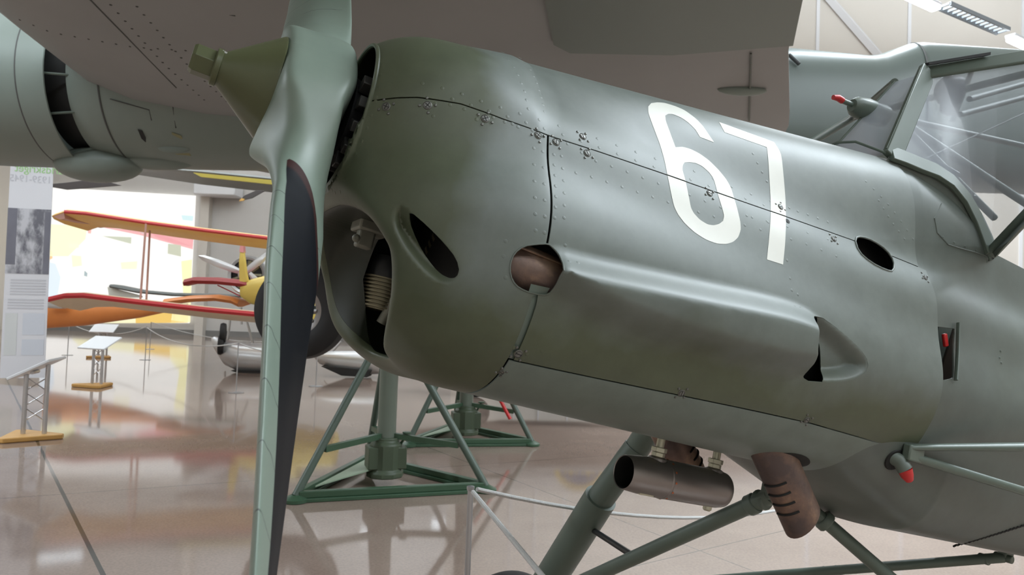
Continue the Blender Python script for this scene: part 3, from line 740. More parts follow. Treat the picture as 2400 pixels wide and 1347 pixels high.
port('roof_frame',lambda:ribbon([T0,R0,R1],[(0,-.55,.8)]*3,[(.2,.8,.55)]*3,.052,.010),STRUT,bevel=.003)
port('roof_strip',lambda:ribbon([T0+np.array([-.01,0,.024]),T0+(R0-T0)*.62+np.array([0,0,.030])],[(0,1,0)]*2,[(0,0,1)]*2,.020,.005),BLACKM)
SN=unit(np.array([-.15,.85,.45]))
port('sill_frame',lambda:ribbon(sillP+SN*.006,[np.cross(SN,(sillP[min(i+1,8)]-sillP[max(i-1,0)])) for i in range(9)],[SN]*9,.054,.007),STRUT,bevel=.002)
sb=[p+normals(sillP,Ffus)[i]*.006+unit(np.cross((sillP[min(i+1,8)]-sillP[max(i-1,0)]),normals(sillP,Ffus)[i]))*(-.0)+np.array([-.004,0,-.022]) for i,p in enumerate(sillP)]
sc_=[sillP+SN*.004,sillP+np.array([-.015,.004,-.03]),sillP+np.array([-.03,-.02,-.075])]
mk('sill_coaming',(np.concatenate(sc_),[(r*9+k,r*9+k+1,r*9+k+10,r*9+k+9) for r in(0,1) for k in range(8)]),FABRIC,canopy,ac=True)
port('sill_bead',lambda:tube(sb,.0045,8),STRUT)
port('bay_frame',lambda:tube([E0,E1,E2],.021,16,flat=.7),STRUT)
port('bay_underside',lambda:quad(E0,E2,np.array([E2[0],.345,E0[2]+.0]),E0+np.array([.02,0,-.01])),FABRIC,smooth=0)
# panes
def pane(name,P):
    for s in(1,-1):
        V=np.array(P); V=V*(M if s<0 else 1); mk(name,(V,[tuple(range(len(V)))]),GLASS if s>0 else GLASSC,canopy,ac=True,smooth=0)
lo_=dens([B0,*sillP[2:],E1],3); up_=dens([B0,T0,T0+(R0-T0)*.5,R0],10); tt=np.linspace(0,1,25)
rs=lambda P:np.stack([np.interp(tt,np.linspace(0,1,len(P)),P[:,k]) for k in range(3)],1)
lo_,up_=rs(lo_),rs(up_); SPV=np.concatenate([lo_,lo_*.5+up_*.5,up_]); SPF=[(r*25+i,r*25+i+1,r*25+26+i,r*25+25+i) for r in(0,1) for i in range(24)]
for s_ in(1,-1): mk('side_pane',(SPV*(M if s_<0 else 1),SPF),GLASS if s_>0 else GLASSC,canopy,ac=True)
pane('rear_side_pane',[E1,E2,R1,R0])
both('rear_frame',lambda:tube([E2,R1],.016,12),STRUT)
mk('rear_crossbar',tube([R1,R1*M],.014,10),STRUT,canopy,ac=True)
mk('roof_pane',(np.array([T0,R0,R1,R1*M,R0*M,T0*M]),[(0,1,4,5),(1,2,3,4)]),GLASSC,canopy,ac=True,smooth=0)
mk('bay_frame',tube([E0*M,E2*M],.014,10),STRUT,canopy,ac=True)

mk('windscreen',(np.array([B0*M,B0,T0,T0*M]),[(0,1,2,3)]),GLASSF,canopy,ac=True,smooth=0)
mk('windscreen_seal',tube([B0+np.array([-.03,0,.0]),T0+np.array([-.03,.0,-.0])],.0045,8),STRUT,canopy,ac=True)
mk('windscreen_seal',tube([B0*M,T0*M],.0045,8),STRUT,canopy,ac=True)
mk('windscreen_base',tube([B0+(-.03,0,-.012),(1.58,.06,.482),(1.575,0,.49),(1.58,-.06,.482),(B0+(-.03,0,-.012))*M],.004,8),STRUT,canopy,ac=True)
# pitot fairing on the far side of the windscreen
pc=ay(2026,250,-.09); tip=ay(1953,228,-.10); ps=ay(1996,244,-.095)
ft=mk('venturi_fairing',lathe([(.0001,-.02),(.02,-.017),(.032,0),(.038,.05),(.036,.13)],ps+np.array([.02,0,0]),(1,.05,.12),28,False),STRUT,canopy,ac=True)
mk('venturi_tube',tube([ps+np.array([.012,0,0]),(ps*.45+tip*.55)],.0085,12),STRUT,canopy,ac=True)
mk('red_tube_cover',tube([(ps*.5+tip*.5),(ps*.25+tip*.75)+np.array([0,0,.004]),tip],[.0105,.0105,.008],12),REDM,canopy,ac=True)
# interior
INT=mat('cockpit_tubes',(.085,.105,.097),.55)
for a,b,y,r in (((2120,280),(2430,348),-.16,.011),((2120,290),(2440,500),-.12,.016),((2206,318),(2198,420),-.12,.006),((2272,232),(2430,188),-.22,.012),((2250,268),(2430,220),-.22,.012),((2120,300),(2330,510),-.05,.013),((2278,165),(2232,285),-.22,.010)):
    mk('frame_tube',tube([ay(*a,y),ay(*b,y-.05)],r,10),INT,canopy,ac=True)
mk('control_wire',tube([ay(2168,372,.1),ay(2420,256,.1)],.0025,6),INT,canopy,ac=True)
cp=ay(2222,212,-.02); cmp_=mk('compass',lathe([(.0001,-.035),(.03,-.033),(.046,-.02),(.05,0),(.05,.03),(.03,.04),(.0001,.042)],cp,(.8,.5,.2),28,False),BLACKM,canopy,ac=True)
mk('compass_mount',box(cp+np.array([.02,0,-.05]),(.05,.04,.05)),BLACKM,canopy,ac=True,bevel=.006)
mk('instrument_panel',prism([ay(2130,430,.0)*[1,0,1]+[0,y,z] for y,z in((.12,-.06),(.15,.02),(.08,.07),(-.08,.07),(-.15,.02),(-.12,-.06))],(.03,0,0)),BLACKM,canopy,ac=True,bevel=.005)
mk('pilot_seat',join(box((2.35,0,-.16),(.36,.36,.06)),box((2.53,0,.02),(.07,.34,.36),((1,0,-.25),(0,1,0),(.25,0,1)))),mat('seat_leather',(.06,.04,.03),.55),canopy,ac=True,bevel=.02)
mk('cockpit_floor',box((2.3,0,-.2),(1.2,.6,.02)),BLACKM,canopy,ac=True)

# ------------------------------------------------------------------ under the belly
dk=None
Vb,Tb=belly
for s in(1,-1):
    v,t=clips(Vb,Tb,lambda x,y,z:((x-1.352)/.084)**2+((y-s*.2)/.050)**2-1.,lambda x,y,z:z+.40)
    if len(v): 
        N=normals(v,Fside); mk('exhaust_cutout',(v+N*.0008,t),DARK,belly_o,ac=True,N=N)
def exhaust(y,x0):
    a=np.array([x0,y,-.40]); b=a+np.array([.203,0,-.203]); d=unit(b-a); n=28; S=[]
    u=unit(np.cross(d,(0,1,0))); w=np.array([0,1.,0])
    for t in np.linspace(0,1,9):
        p=a+(b-a)*t; row=[]
        for k in range(n):
            q=2*PI*k/n; off=.050*(math.cos(q)*u*1.12+math.sin(q)*w*.86)
            sl=0 if t<1 else -.28*np.dot(off,u)
            row.append(p+off+d*sl)
        S.append(row)
    S2=[[p*.0+ (np.mean(S[-1],0)+(p-np.mean(S[-1],0))*.93) for p in S[-1]]]+[[(np.mean(s_,0)+(p-np.mean(s_,0))*.93) for p in s_] for s_ in S[-2::-1]]
    o=mk('exhaust_outlet',loft(S+S2,True,False),RUST,plane,ac=True); tag(o,'rusty slotted exhaust pipe below the belly' )
    for k in range(4):
        p=a+(b-a)*(.50+.10*k); arc=[p+.0505*(math.cos(q)*u*1.12+math.sin(q)*w*.86) for q in np.linspace(rad(120),rad(190),9)] if y>0 else [p+.0505*(math.cos(q)*u*1.12+math.sin(q)*w*.86) for q in np.linspace(rad(80),rad(10),9)]
        mk('slot',tube(arc,.0038,6,flat=.8),DARK,o,ac=True)
    return o
exhaust(.2,1.260); exhaust(-.2,1.26)
# silver heater muffler on two studs
h0=ay(1461,1105,-.02); h1=ay(1695,1148,-.02); hd=unit(h1-h0); L=np.linalg.norm(h1-h0)
muf=mk('heater_muffler',lathe([(.0405,.002),(.042,0),(.0435,.004),(.048,.05),(.0505,.12),(.0505,L-.03),(.047,L-.008),(.038,L),(.0001,L)],h0,hd,48,False),STEEL,plane,ac=True); tag(muf,'silver cylindrical muffler hanging on two studs')
mk('muffler_bore',lathe([(.0405,.002),(.042,.05),(.046,.16),(.0001,.16)],h0,hd,40,False),DARK,muf,ac=True)
mk('seam_band',lathe([(.0505,.122),(.0516,.124),(.0516,.128),(.0505,.130)],h0,hd,48,False),STEEL,muf,ac=True)
d_,u_,w_=basis(hd); cr=[h0+hd*.133+.0512*(math.cos(t)*u_+math.sin(t)*w_) for t in np.linspace(0,2*PI,13)[:-1]]; m_=rivet_mesh(np.array(cr),np.array([unit(p-(h0+hd*.133)) for p in cr]),.0032,.0015); mk('copper_rivets',(m_[0],m_[1]),mat('copper',(.55,.18,.09),.4,metal=.7),muf,ac=True,N=m_[2])
for px,pz in (((1549,1030),0),((1680,1062),0)):
    t=(ay(*px,-.02)); q=h0+hd*np.dot(t-h0,hd); top=np.array([q[0],q[1],-.478])
    st=mk('stud',lathe([(.0105,0),(.0105,np.linalg.norm(top-q))],q,top-q,16),BRASS,muf,ac=True)
    up_=unit(top-q)
    mk('nut',lathe([(.021,0),(.021,.012)],q+up_*.066,up_,6),BRASS,muf,ac=True,smooth=20,bevel=.001)
    mk('nut',lathe([(.018,0),(.018,.011)],q+up_*.054,up_,6),BRASS,muf,ac=True,smooth=20,bevel=.001)
    mk('boss_flange',lathe([(.026,.040),(.024,.050),(.014,.055)],q,up_,24),STEEL,muf,ac=True)
dq=h0+hd*(L-.045); mk('drain_plug',lathe([(.012,.048),(.012,.058),(.008,.062)],dq,(0,0,-1),14),BRASS,muf,ac=True)
mk('data_plate',box(h0+hd*.07+np.array([0,.0,-.0475])+np.array([0,.012,.003]),(.045,.022,.004),(hd,np.cross(hd,(0,0,1)),(0,0,1))),BRASS,muf,ac=True)
# drain stub with a red cap
dp=fhits([(2098,1078)])[0]; dn=normals(dp[None],Ffus)[0]
stb=mk('drain_stub',tube([dp+np.array([-.012,-.02,.012]),dp+np.array([.0,.012,.0]),dp+np.array([.012,.022,-.018])],.0185,18),BELLY,plane,ac=True)
mk('red_cap',tube([dp+np.array([.011,.022,-.017]),dp+np.array([.018,.025,-.030]),dp+np.array([.030,.025,-.040])],[.0175,.0155,.010],16),REDM,stb,ac=True)
mk('stub_recess',lathe([(.0001,.003),(.027,.003),(.029,0)],dp+np.array([-.004,0,.0]),dn,24,False),DARK,stb,ac=True)
# undercarriage
def onax(a,b,px):
    d=aray(*px); A=np.stack([b-a,-d],1); t=np.linalg.lstsq(A,ACAM-a,rcond=None)[0]; return a+(b-a)*t[0]
gear=bpy.data.objects.new('undercarriage',None); COL.objects.link(gear); gear.parent=plane
A0=ay(1487,1060,-.75); A1=ay(1296,1347,-1.1); dA=unit(A1-A0); WC=np.array([1.57,-1.2,-1.45])
oleo=mk('oleo_leg',tube([A0-dA*.55,A0+dA*.02],.048,28),STRUT,gear,ac=True)
J=ay(1402,1175,-.85)
mk('leg_fairing',tube([J-dA*.02,A1+dA*.16],.064,28),STRUT,gear,ac=True)
mk('leg_sleeve',tube([A0-dA*.02,J],.052,28),STRUT,gear,ac=True)
lq=[onax(A0,A1,q) for q in ((1361,1296),(1381,1269))]; lq=[q+unit(ACAM-q-dA*np.dot(ACAM-q,dA))*.0635 for q in lq]; mk('leg_slot',tube(lq,.009,10,flat=.6),DARK,gear,ac=True)
V0=ay(1806,1162,0.); V1=ay(1390,1350,-.62); dV=unit(V1-V0)
mk('front_strut',tube([V0,V1,V0+dV*1.10],.027,20,flat=.85),STRUT,gear,ac=True)
mk('strut_fitting',join(box(V0+np.array([.0,0,.02]),(.05,.035,.06)),lathe([(.026,-.02),(.026,.02)],V0+dV*.03,(0,1,0),18),lathe([(.03,0),(.03,.03)],V0+dV*.05,dV,18)),STRUT,gear,ac=True,bevel=.004)
mk('drag_link',tube([onax(A0,A1,(1408,1258)),onax(V0,V1,(1484,1294))],.011,12),BLACKM,gear,ac=True)
U0=ay(1905,1196,0.); U1=ay(2082,1350,.136); 
mk('near_strut',tube([U0,U1,U1+(U1-U0)*5.2],.024,20,flat=.8),STRUT,gear,ac=True)
mk('strut_collar',lathe([(.027,.0),(.030,.004),(.030,.02),(.027,.024)],U0+(U1-U0)*.12,U1-U0,20),STRUT,gear,ac=True)
R_0=ay(2352,1306,0.); R_1=ay(1800,1348,-.6)
mk('rear_strut',tube([R_0,R_1,R_1+(R_1-R_0)*.6],.022,18,flat=.8),STRUT,gear,ac=True)
mk('rear_fitting',join(lathe([(.014,-.03),(.014,.03)],R_0,(0,1,0),16),box(R_0+np.array([.01,0,.03]),(.05,.03,.06)),lathe([(.018,-.018),(.018,.018)],R_0+unit(R_1-R_0)*.06,(0,1,0),14)),STRUT,gear,ac=True,bevel=.003)
for q in ((1928,1296),(1956,1292)):
    p=onax(R_0,R_1,q); mk('strut_clip',box(p,(.02,.03,.03)),STRUT,gear,ac=True,bevel=.004)
for q in ((1628,1262),(1735,1210)):
    p=onax(V0,V1,q); mk('strut_clip',box(p,(.02,.02,.025)),STRUT,gear,ac=True,bevel=.004)
wheel=mk('wheel_tyre',lathe([(.15,-.07),(.2,-.085),(.245,-.07),(.265,-.03),(.268,0),(.265,.03),(.245,.07),(.2,.085),(.15,.07)],WC,(0,1,0),56,False),RUBBER,gear,ac=True)
mk('wheel_hub',lathe([(.15,-.06),(.05,-.07),(.05,.07),(.15,.06)],WC,(0,1,0),40),STRUT,gear,ac=True)
# wing strut tubes at the lower firewall corner
F0=fhits([(2126,1048)])[0]
mk('lower_brace',tube([F0+np.array([-.01,.01,.0]),ay(2410,1047,.42),ay(2410,1047,.42)*2-F0],[.014,.020,.022],16,flat=.6),STRUT,plane,ac=True)
mk('lower_brace',tube([F0+np.array([0,.008,-.02]),ay(2410,1154,.40),ay(2410,1154,.40)*2-F0],[.012,.012,.012],14),STRUT,plane,ac=True)
mk('brace_fitting',box(F0+np.array([.01,.012,-.012]),(.06,.022,.04)),STRUT,plane,ac=True,bevel=.004)
# ------------------------------------------------------------------ the hall
def wpaint(name,col,rough=.8): return mat(name,col,rough,var=.03,vscale=1.5)
FLOOR=mat('polished_concrete',(.30,.245,.215),.10)
def floor_mat():
    m=FLOOR; nt=m.node_tree; b=bsdf(m); tc=node(m,'ShaderNodeTexCoord')
    n=node(m,'ShaderNodeTexNoise'); n.inputs['Scale'].default_value=.55; n.inputs['Detail'].default_value=7; n.inputs['Roughness'].default_value=.62; nt.links.new(tc.outputs['Object'],n.inputs['Vector'])
    n2=node(m,'ShaderNodeTexNoise'); n2.inputs['Scale'].default_value=55; n2.inputs['Detail'].default_value=4; nt.links.new(tc.outputs['Object'],n2.inputs['Vector'])
    cr=node(m,'ShaderNodeValToRGB'); e=cr.color_ramp.elements; e[0].position=.3; e[0].color=(.255,.182,.145,1); e[1].position=.7; e[1].color=(.375,.282,.232,1); nt.links.new(n.outputs['Fac'],cr.inputs[0])
    mx=node(m,'ShaderNodeMix',data_type='RGBA',blend_type='MULTIPLY'); mx.inputs[0].default_value=1
    r=node(m,'ShaderNodeMapRange'); r.inputs[1].default_value=.3; r.inputs[2].default_value=.62; r.inputs[3].default_value=.86; r.inputs[4].default_value=1.03; nt.links.new(n2.outputs['Fac'],r.inputs[0])
    nt.links.new(cr.outputs[0],mx.inputs[6]); nt.links.new(r.outputs[0],mx.inputs[7])
    # sawn joints, a wide one running away from the viewer and thin ones across
    s=node(m,'ShaderNodeSeparateXYZ'); nt.links.new(tc.outputs['Object'],s.inputs[0])
    def line(u,v,c,w):   # |u x + v y - c| < w
        q=math_(m,'ADD',math_(m,'MULTIPLY',s.outputs[0],u),math_(m,'MULTIPLY',s.outputs[1],v)); return math_(m,'LESS_THAN',math_(m,'ABSOLUTE',math_(m,'SUBTRACT',q,c)),w)
    P=[((90,1040),(242,1347),.014),((0,1168),(620,1124),.004),((1640,1290),(1790,1347),.004),((1590,1302),(1800,1252),.004)]
    lm=None
    for a,c,w in P:
        A=atz(*a)[:2]; B=atz(*c)[:2]; d=unit(B-A); nn=np.array([-d[1],d[0]]); L=line(nn[0],nn[1],float(nn@A),w); lm=L if lm is None else math_(m,'MAXIMUM',lm,L)
    mj=node(m,'ShaderNodeMix',data_type='RGBA'); mj.inputs[7].default_value=(.055,.055,.05,1); nt.links.new(lm,mj.inputs[0]); nt.links.new(mx.outputs[2],mj.inputs[6]); nt.links.new(mj.outputs[2],b.inputs['Base Color'])
    rr=node(m,'ShaderNodeMapRange'); rr.inputs[3].default_value=.04; rr.inputs[4].default_value=.10; nt.links.new(n.outputs['Fac'],rr.inputs[0]); nt.links.new(rr.outputs[0],b.inputs['Roughness'])
    b.inputs['Specular IOR Level'].default_value=.85
floor_mat()
WALL=wpaint('hall_wall',(.70,.645,.58)); WALLG=wpaint('back_wall_paint',(.60,.57,.54)); CEIL=wpaint('ceiling_paint',(.62,.60,.57)); TRIM=mat('wall_trim',(.80,.79,.80),.5); BASE=mat('baseboard_grey',(.22,.21,.20),.5)
def struct(name,VF,m,**k): return tag(mk(name,VF,m,**k),kind='structure')
HZ=12.5; XL,XR,YB,YN=-24.,20.,35.6,-9.
struct('floor',box(((XL+XR)/2,(YB+YN)/2,-.05),(XR-XL,YB-YN,.1)),FLOOR,smooth=0)
struct('ceiling',box(((XL+XR)/2,(YB+YN)/2,HZ+.05),(XR-XL,YB-YN,.1)),CEIL,smooth=0)
struct('wall_back',box(((XL+XR)/2,YB+.1,HZ/2),(XR-XL,.2,HZ)),WALLG,smooth=0)
struct('wall_left',box((XL-.1,(YB+YN)/2,HZ/2),(.2,YB-YN,HZ)),WALL,smooth=0)
struct('wall_right',box((XR+.1,(YB+YN)/2,HZ/2),(.2,YB-YN,HZ)),WALL,smooth=0)
struct('wall_front',box(((XL+XR)/2,YN-.1,HZ/2),(XR-XL,.2,HZ)),WALL,smooth=0)
YW=16.5; XW0=-1.3
struct('wall_side',box(((XW0+XR)/2,YW+.1,HZ/2),(XR-XW0,.2,HZ)),WALL,smooth=0)
struct('baseboard_back',box(((XL+XW0)/2,YB-.03,.13),(XW0-XL,.06,.26)),BASE,smooth=0)
for i,px in enumerate((1205,1262,1330,1916,2131,2398)):
    y=110 if px>1400 else 940; p=at(px,y,YW-.02); struct('trim_%d'%(i+1),box((p[0],YW-.012,HZ/2),(.075 if px>1400 else .03,.03,HZ)),TRIM,smooth=0)
pa,pb=at(1938,-10,YW-.06),at(2060,130,YW-.06); struct('trim_7',tube([pa+(pa-pb)*.6,pb+(pb-pa)*1.2],.10,4),TRIM,smooth=0)
p=at(478,600,YB-.2); struct('trim_8',box((p[0],YB-.2,HZ/2),(.42,.4,HZ)),WALL,smooth=0)
a,b=at(465,434,YB-.6),at(560,462,YB-.6); tag(mk('ventilation_duct',join(box(((a+b)/2),(b[0]-a[0],1.1,a[2]-b[2]))),TRIM,bevel=.05),'white boxed ventilation unit high on the back wall','ventilation unit')

# lamps: two fittings in view with their cable ladder; unseen rows above and added fill strips light the hall
LAMPW=mat('lamp_tube',(1,1,1),.5,emit=(.92,.97,1.0),estr=30.)
def lampfit(px,py,Y,L=1.3,label=''):
    c=at(px,py,Y); d=unit((2.35,1.45,0)); r=empty('hanging_lamp',c,label,'lamp','linear lamps in the row over the bomber')
    n=np.array([-d[1],d[0],0])
    mk('lamp_body',box((0,0,.055),(L,.16,.05),(d,n,(0,0,1))),TRIM,r,smooth=0,bevel=.01)
    mk('diffuser',box((0,0,0),(L*.98,.15,.06),(d,n,(0,0,1))),LAMPW,r,bevel=.02); return c
l1=lampfit(2140,-4,10.6,label='glowing linear lamp cut off by the top edge, at the start of the cable ladder'); l2=lampfit(2412,112,11.9,label='glowing linear lamp at the lower right end of the cable ladder, above the canopy')
d=unit(l2-l1); n=np.array([-d[1],d[0],0]); lad=MB(); q0,q1=l1+d*.72,l2-d*.72
for s in(-1,1): lad.add(*box((q0+q1)/2+n*s*.10+np.array([0,0,.09]),(np.linalg.norm(q1-q0),.03,.06),(d,n,np.cross(d,n))))
for k in range(14): lad.add(*box(q0+(q1-q0)*(k/13.)+np.array([0,0,.09]),(.03,.2,.03),(d,n,np.cross(d,n))))
tag(mk('cable_ladder',lad.out(),mat('ladder_grey',(.25,.27,.29),.5),smooth=0),'grey cable ladder hanging between two glowing lamps','cable ladder')
def arealight(x,y,z,sx,sy,w,rz=0.,col=(.82,.92,1.),up=False):
    l=bpy.data.lights.new('row_and_fill_light','AREA'); l.shape='RECTANGLE'; l.size=sx; l.size_y=sy; l.energy=w; l.color=col
    o=bpy.data.objects.new('row_and_fill_light',l); COL.objects.link(o); o.location=(x,y,z); o.rotation_euler=(PI if up else 0,0,rz); return o
RZ=math.atan2(1.45,2.35)
for (x,y),L,e,u in (((7.2,11.6),10,420,420),((-3.5,5.2),9,450,500),((8.0,5.2),10,1050,500),((8.5,.2),10,420,300),((2.5,-5.),10,160,300),((-12,6),9,260,260),((-11,2.0),8,430,240),((3.5,14.),9,480,0.01)):  # last two strips are added to brighten the nacelle and side wall
    arealight(x,y,7.2,L,.15,e*LW,RZ); arealight(x,y,7.4,L,.15,u*LW,RZ,up=True)  # upward strips are added fill that brightens ceiling and walls
for x,y,e in ((-10,15,190),(-15,25,230),(-5,29,250),(-14,19,180),(-8.5,22,220)):
    for k in(-1,0,1): arealight(x+k*2.6,y+k*1.6,7.2,1.3,.07,e*.035*LW,RZ)
    arealight(x,y,7.4,8,.15,e*4.4*LW,RZ,up=True)  # added upward fill for the far hall
w=bpy.data.worlds.new('world'); SC.world=w; w.use_nodes=True; w.node_tree.nodes['Background'].inputs[0].default_value=(.6,.62,.65,1); w.node_tree.nodes['Background'].inputs[1].default_value=.2

# ------------------------------------------------------------------ the big aircraft behind (bomber on jacks)
BGREY=mat('bomber_underside_grey',(.262,.262,.25),.55,var=.10,vscale=1.2); BGRN=mat('bomber_green',(.185,.220,.192),.45,var=.08,vscale=2); LINE=mat('panel_line',(.06,.06,.055),.6)
bomber=empty('twin_engine_bomber',(0,0,0),'big grey-green twin-engined aircraft on green jacks, wing spread over the small one','aircraft')
def wsec(Y):
    le=np.interp(Y,[-2.5,0,6.65,8,11],[-2.9,-3.5,-4.92,-5.06,-5.5]); te=np.interp(Y,[-2.5,4.8,6.1,7.8,11],[.2,1.86,2.28,2.95,3.7]); c=te-le
    zl=np.interp(Y,[-2.5,8,11],[4.75,4.28,4.2]); k=c/7.
    prof=[(0,.0),(.012,-.13),(.04,-.27),(.10,-.42),(.2,-.52),(.35,-.55),(.55,-.53),(.75,-.49),(.9,-.46),(1,-.44),(1,-.41),(.8,-.25),(.55,.0),(.3,.2),(.12,.21),(.03,.11)]
    return [(le+c*u,Y,zl+v*k) for u,v in prof]
def under(u,Y): 
    S=wsec(Y); le=S[0][0]; te=S[9][0]; x=le+(te-le)*u; xs=[s[0] for s in S[:10]]; zz=[s[2] for s in S[:10]]; return np.array([x,Y,np.interp(x,xs,zz)])
_w=loft([wsec(y) for y in np.linspace(-2.5,10.6,30)]); _rv=[]
for u in (.22,.25): _rv+=[under(u,y) for y in np.arange(1.,7.6,.13)]
for Y in (4.9,6.3): _rv+=[under(u,Y) for u in np.arange(.06,.5,.017)]
wing_o=mk('wing',join(_w,*[ball(p,.012,6,4,(1,1,.5)) for p in _rv]),[BGREY,LINE],bomber,smooth=35)
_mi=np.zeros(len(wing_o.data.polygons),np.int32); _mi[len(_w[1]):]=1; wing_o.data.polygons.foreach_set('material_index',_mi)
mk('panel_seam',tube([under(.20,5.35),under(.20,7.2)],.007,6),LINE,bomber); mk('panel_seam',tube([under(.07,5.45),under(.36,5.6)],.006,6),LINE,bomber)
mk('wing_flap',loft([[under(.72,y)+(0,0,-.03),under(.74,y)+(0,0,-.10),under(.86,y)+(0,0,-.11),under(1,y)+(.03,0,-.02),under(1,y)+(.03,0,.01),under(.86,y)+(0,0,.03)] for y in np.linspace(-2.3,5.95,6)]),mat('flap_green',(.17,.195,.175),.5,var=.05,vscale=1),bomber,smooth=30)
mk('flap_hinge',tube([under(.955,6.1)+(0,0,-.02),under(.945,7.7)+(0,0,-.02)],.009,6),mat('hinge_grey',(.11,.12,.105),.6),bomber)
mk('hinge_fairing',ball(under(.94,6.9)+(0,0,-.01),.16,14,8,(1.5,.4,.35)),BGRN,bomber)
# nacelle
NC=np.array([0,8.75,4.17])
def nac(prof,n=72): return lathe([(r*1.325,x) for x,r in prof],NC,(1,0,0),n,False)
cowlb=mk('engine_cowl',nac([(-7.6,.62),(-7.4,.70),(-6.9,.735),(-6.2,.745),(-5.48,.742)]),BGRN,bomber)
mk('gill_ring',nac([(-5.475,.738),(-5.47,.746),(-5.16,.752),(-5.155,.742),(-5.4,.70)]),BGRN,bomber)
mk('cowl_seam',nac([(-5.478,.735),(-5.478,.747),(-5.463,.747),(-5.463,.735)]),LINE,bomber)
mk('gill_gap',nac([(-5.3,.60),(-4.95,.60)]),DARK,bomber)
mk('nacelle',nac([(-5.02,.60),(-5.0,.645),(-4.86,.675),(-4.6,.70),(-4.0,.715),(-3.0,.70),(-2.0,.66),(0,.55),(2,.35),(3.2,.1)]),BGRN,bomber)
mk('nacelle_seam',nac([(-4.615,.695),(-4.615,.705),(-4.60,.706),(-4.60,.698)]),LINE,bomber)
for t in (rad(200),rad(235),rad(262)): mk('gill_link',tube([NC+(-5.2,.93*math.sin(t),.93*math.cos(t)),NC+(-4.95,.85*math.sin(t),.85*math.cos(t))],.014,6),STRUT,bomber)
mk('cooler_scoop',ball(NC+(-5.0,-.12,-.97),.42,28,14,(1.25,.62,.50)),BGRN,bomber)
mk('cooler_tail',ball(NC+(-4.3,-.12,-.90),.3,20,12,(1.5,.5,.35)),BGRN,bomber)
def nacpt(px,py):
    d=ray(px,py); o=CAM-NC; A=d[1]**2+d[2]**2; B=2*(o[1]*d[1]+o[2]*d[2]); C_=o[1]**2+o[2]**2-.945**2; t=(-B-math.sqrt(max(B*B-4*A*C_,0)))/(2*A); return CAM+d*t
mk('nacelle_vent',prism([nacpt(*p)+(0,-.006,0) for p in((323,303),(333,306),(341,322),(341,333),(332,325))],(0,.02,0)),DARK,bomber,smooth=0)
mk('landing_light',ball(nacpt(405,345)+(0,.03,0),.16,20,10,(1.2,.25,.42)),BGRN,bomber)
mk('nacelle_stain',prism([nacpt(*p)+(0,-.008,0) for p in((403,310),(425,318),(448,365),(412,362))],(0,.02,0)),mat('primer_yellow',(.23,.22,.11),.6),bomber,smooth=0)
for pts in ([(258,232),(350,258),(355,282)],[(405,250),(412,300)]): mk('panel_seam',tube([nacpt(*p) for p in pts],.006,6),LINE,bomber)
# fuselage behind
def fsec(x,zt,hw,zbm=3.62,yc=10.3):
    zc=(zt+zbm)/2; hh=(zt-zbm)/2; S=[]
    for t in np.linspace(0,2*PI,41)[:-1]:
        c,s=math.cos(t),math.sin(t); S.append((x,yc+hw*np.sign(c)*abs(c)**.62,zc+hh*np.sign(s)*abs(s)**.62))
    return S
mk('fuselage',loft([fsec(x,z,h) for x,z,h in((-6,4.9,.7),(-3,5.15,.85),(1,5.30,.9),(3.7,5.42,.9),(4.75,5.36,.88),(4.92,5.38,.88),(5.36,5.56,.86),(5.5,5.58,.86),(8.0,5.50,.80),(11,5.1,.55),(12.5,4.9,.2))]),mat('bomber_shade_green',(.060,.074,.064),.42,var=.08,vscale=2),bomber,smooth=45)  # darker copy of the green paints the shade on the fuselage side
mk('fuselage_seam',tube([np.array(p)+(0,-.004,0) for p in fsec(5.38,5.56,.87)[12:30]],.012,6),LINE,bomber)
_p=at(1849,128,9.45); mk('aerial_lead',tube([_p,_p+(.12,-.05,-.14)],.025,8),DARK,bomber)
# main wheel
wc=at(710,727,8.35); WD=unit((-.10,-1,-.02))
leg=mk('undercarriage_leg',tube([wc+(.1,.45,0),wc+(.35,.45,1.7)],.09,16),STRUT,bomber)
mk('axle',tube([wc-WD*.45,wc],.05,12),STRUT,leg)
bw=mk('main_wheel_tyre',lathe([(.27,-.14),(.33,-.165),(.45,-.17),(.535,-.11),(.56,0),(.535,.11),(.45,.17),(.33,.165),(.27,.14)],wc,WD,64,False),RUBBER,bomber)
mk('wheel_rim',lathe([(.275,-.13),(.20,-.12),(.20,.115),(.245,.135),(.275,.14)],wc,WD,48,False),STEEL,bw)
dd,uu,ww=basis(WD)
for k in range(10):
    t=2*PI*k/10; e=math.cos(t)*uu+math.sin(t)*ww; mk('spoke',tube([wc+WD*.10+e*.05,wc+WD*.11+e*.21],[.018,.024],8),STEEL,bw)
mk('hub_cap',lathe([(.07,.09),(.06,.13),(.0001,.14)],wc,WD,24,False),STEEL,bw)

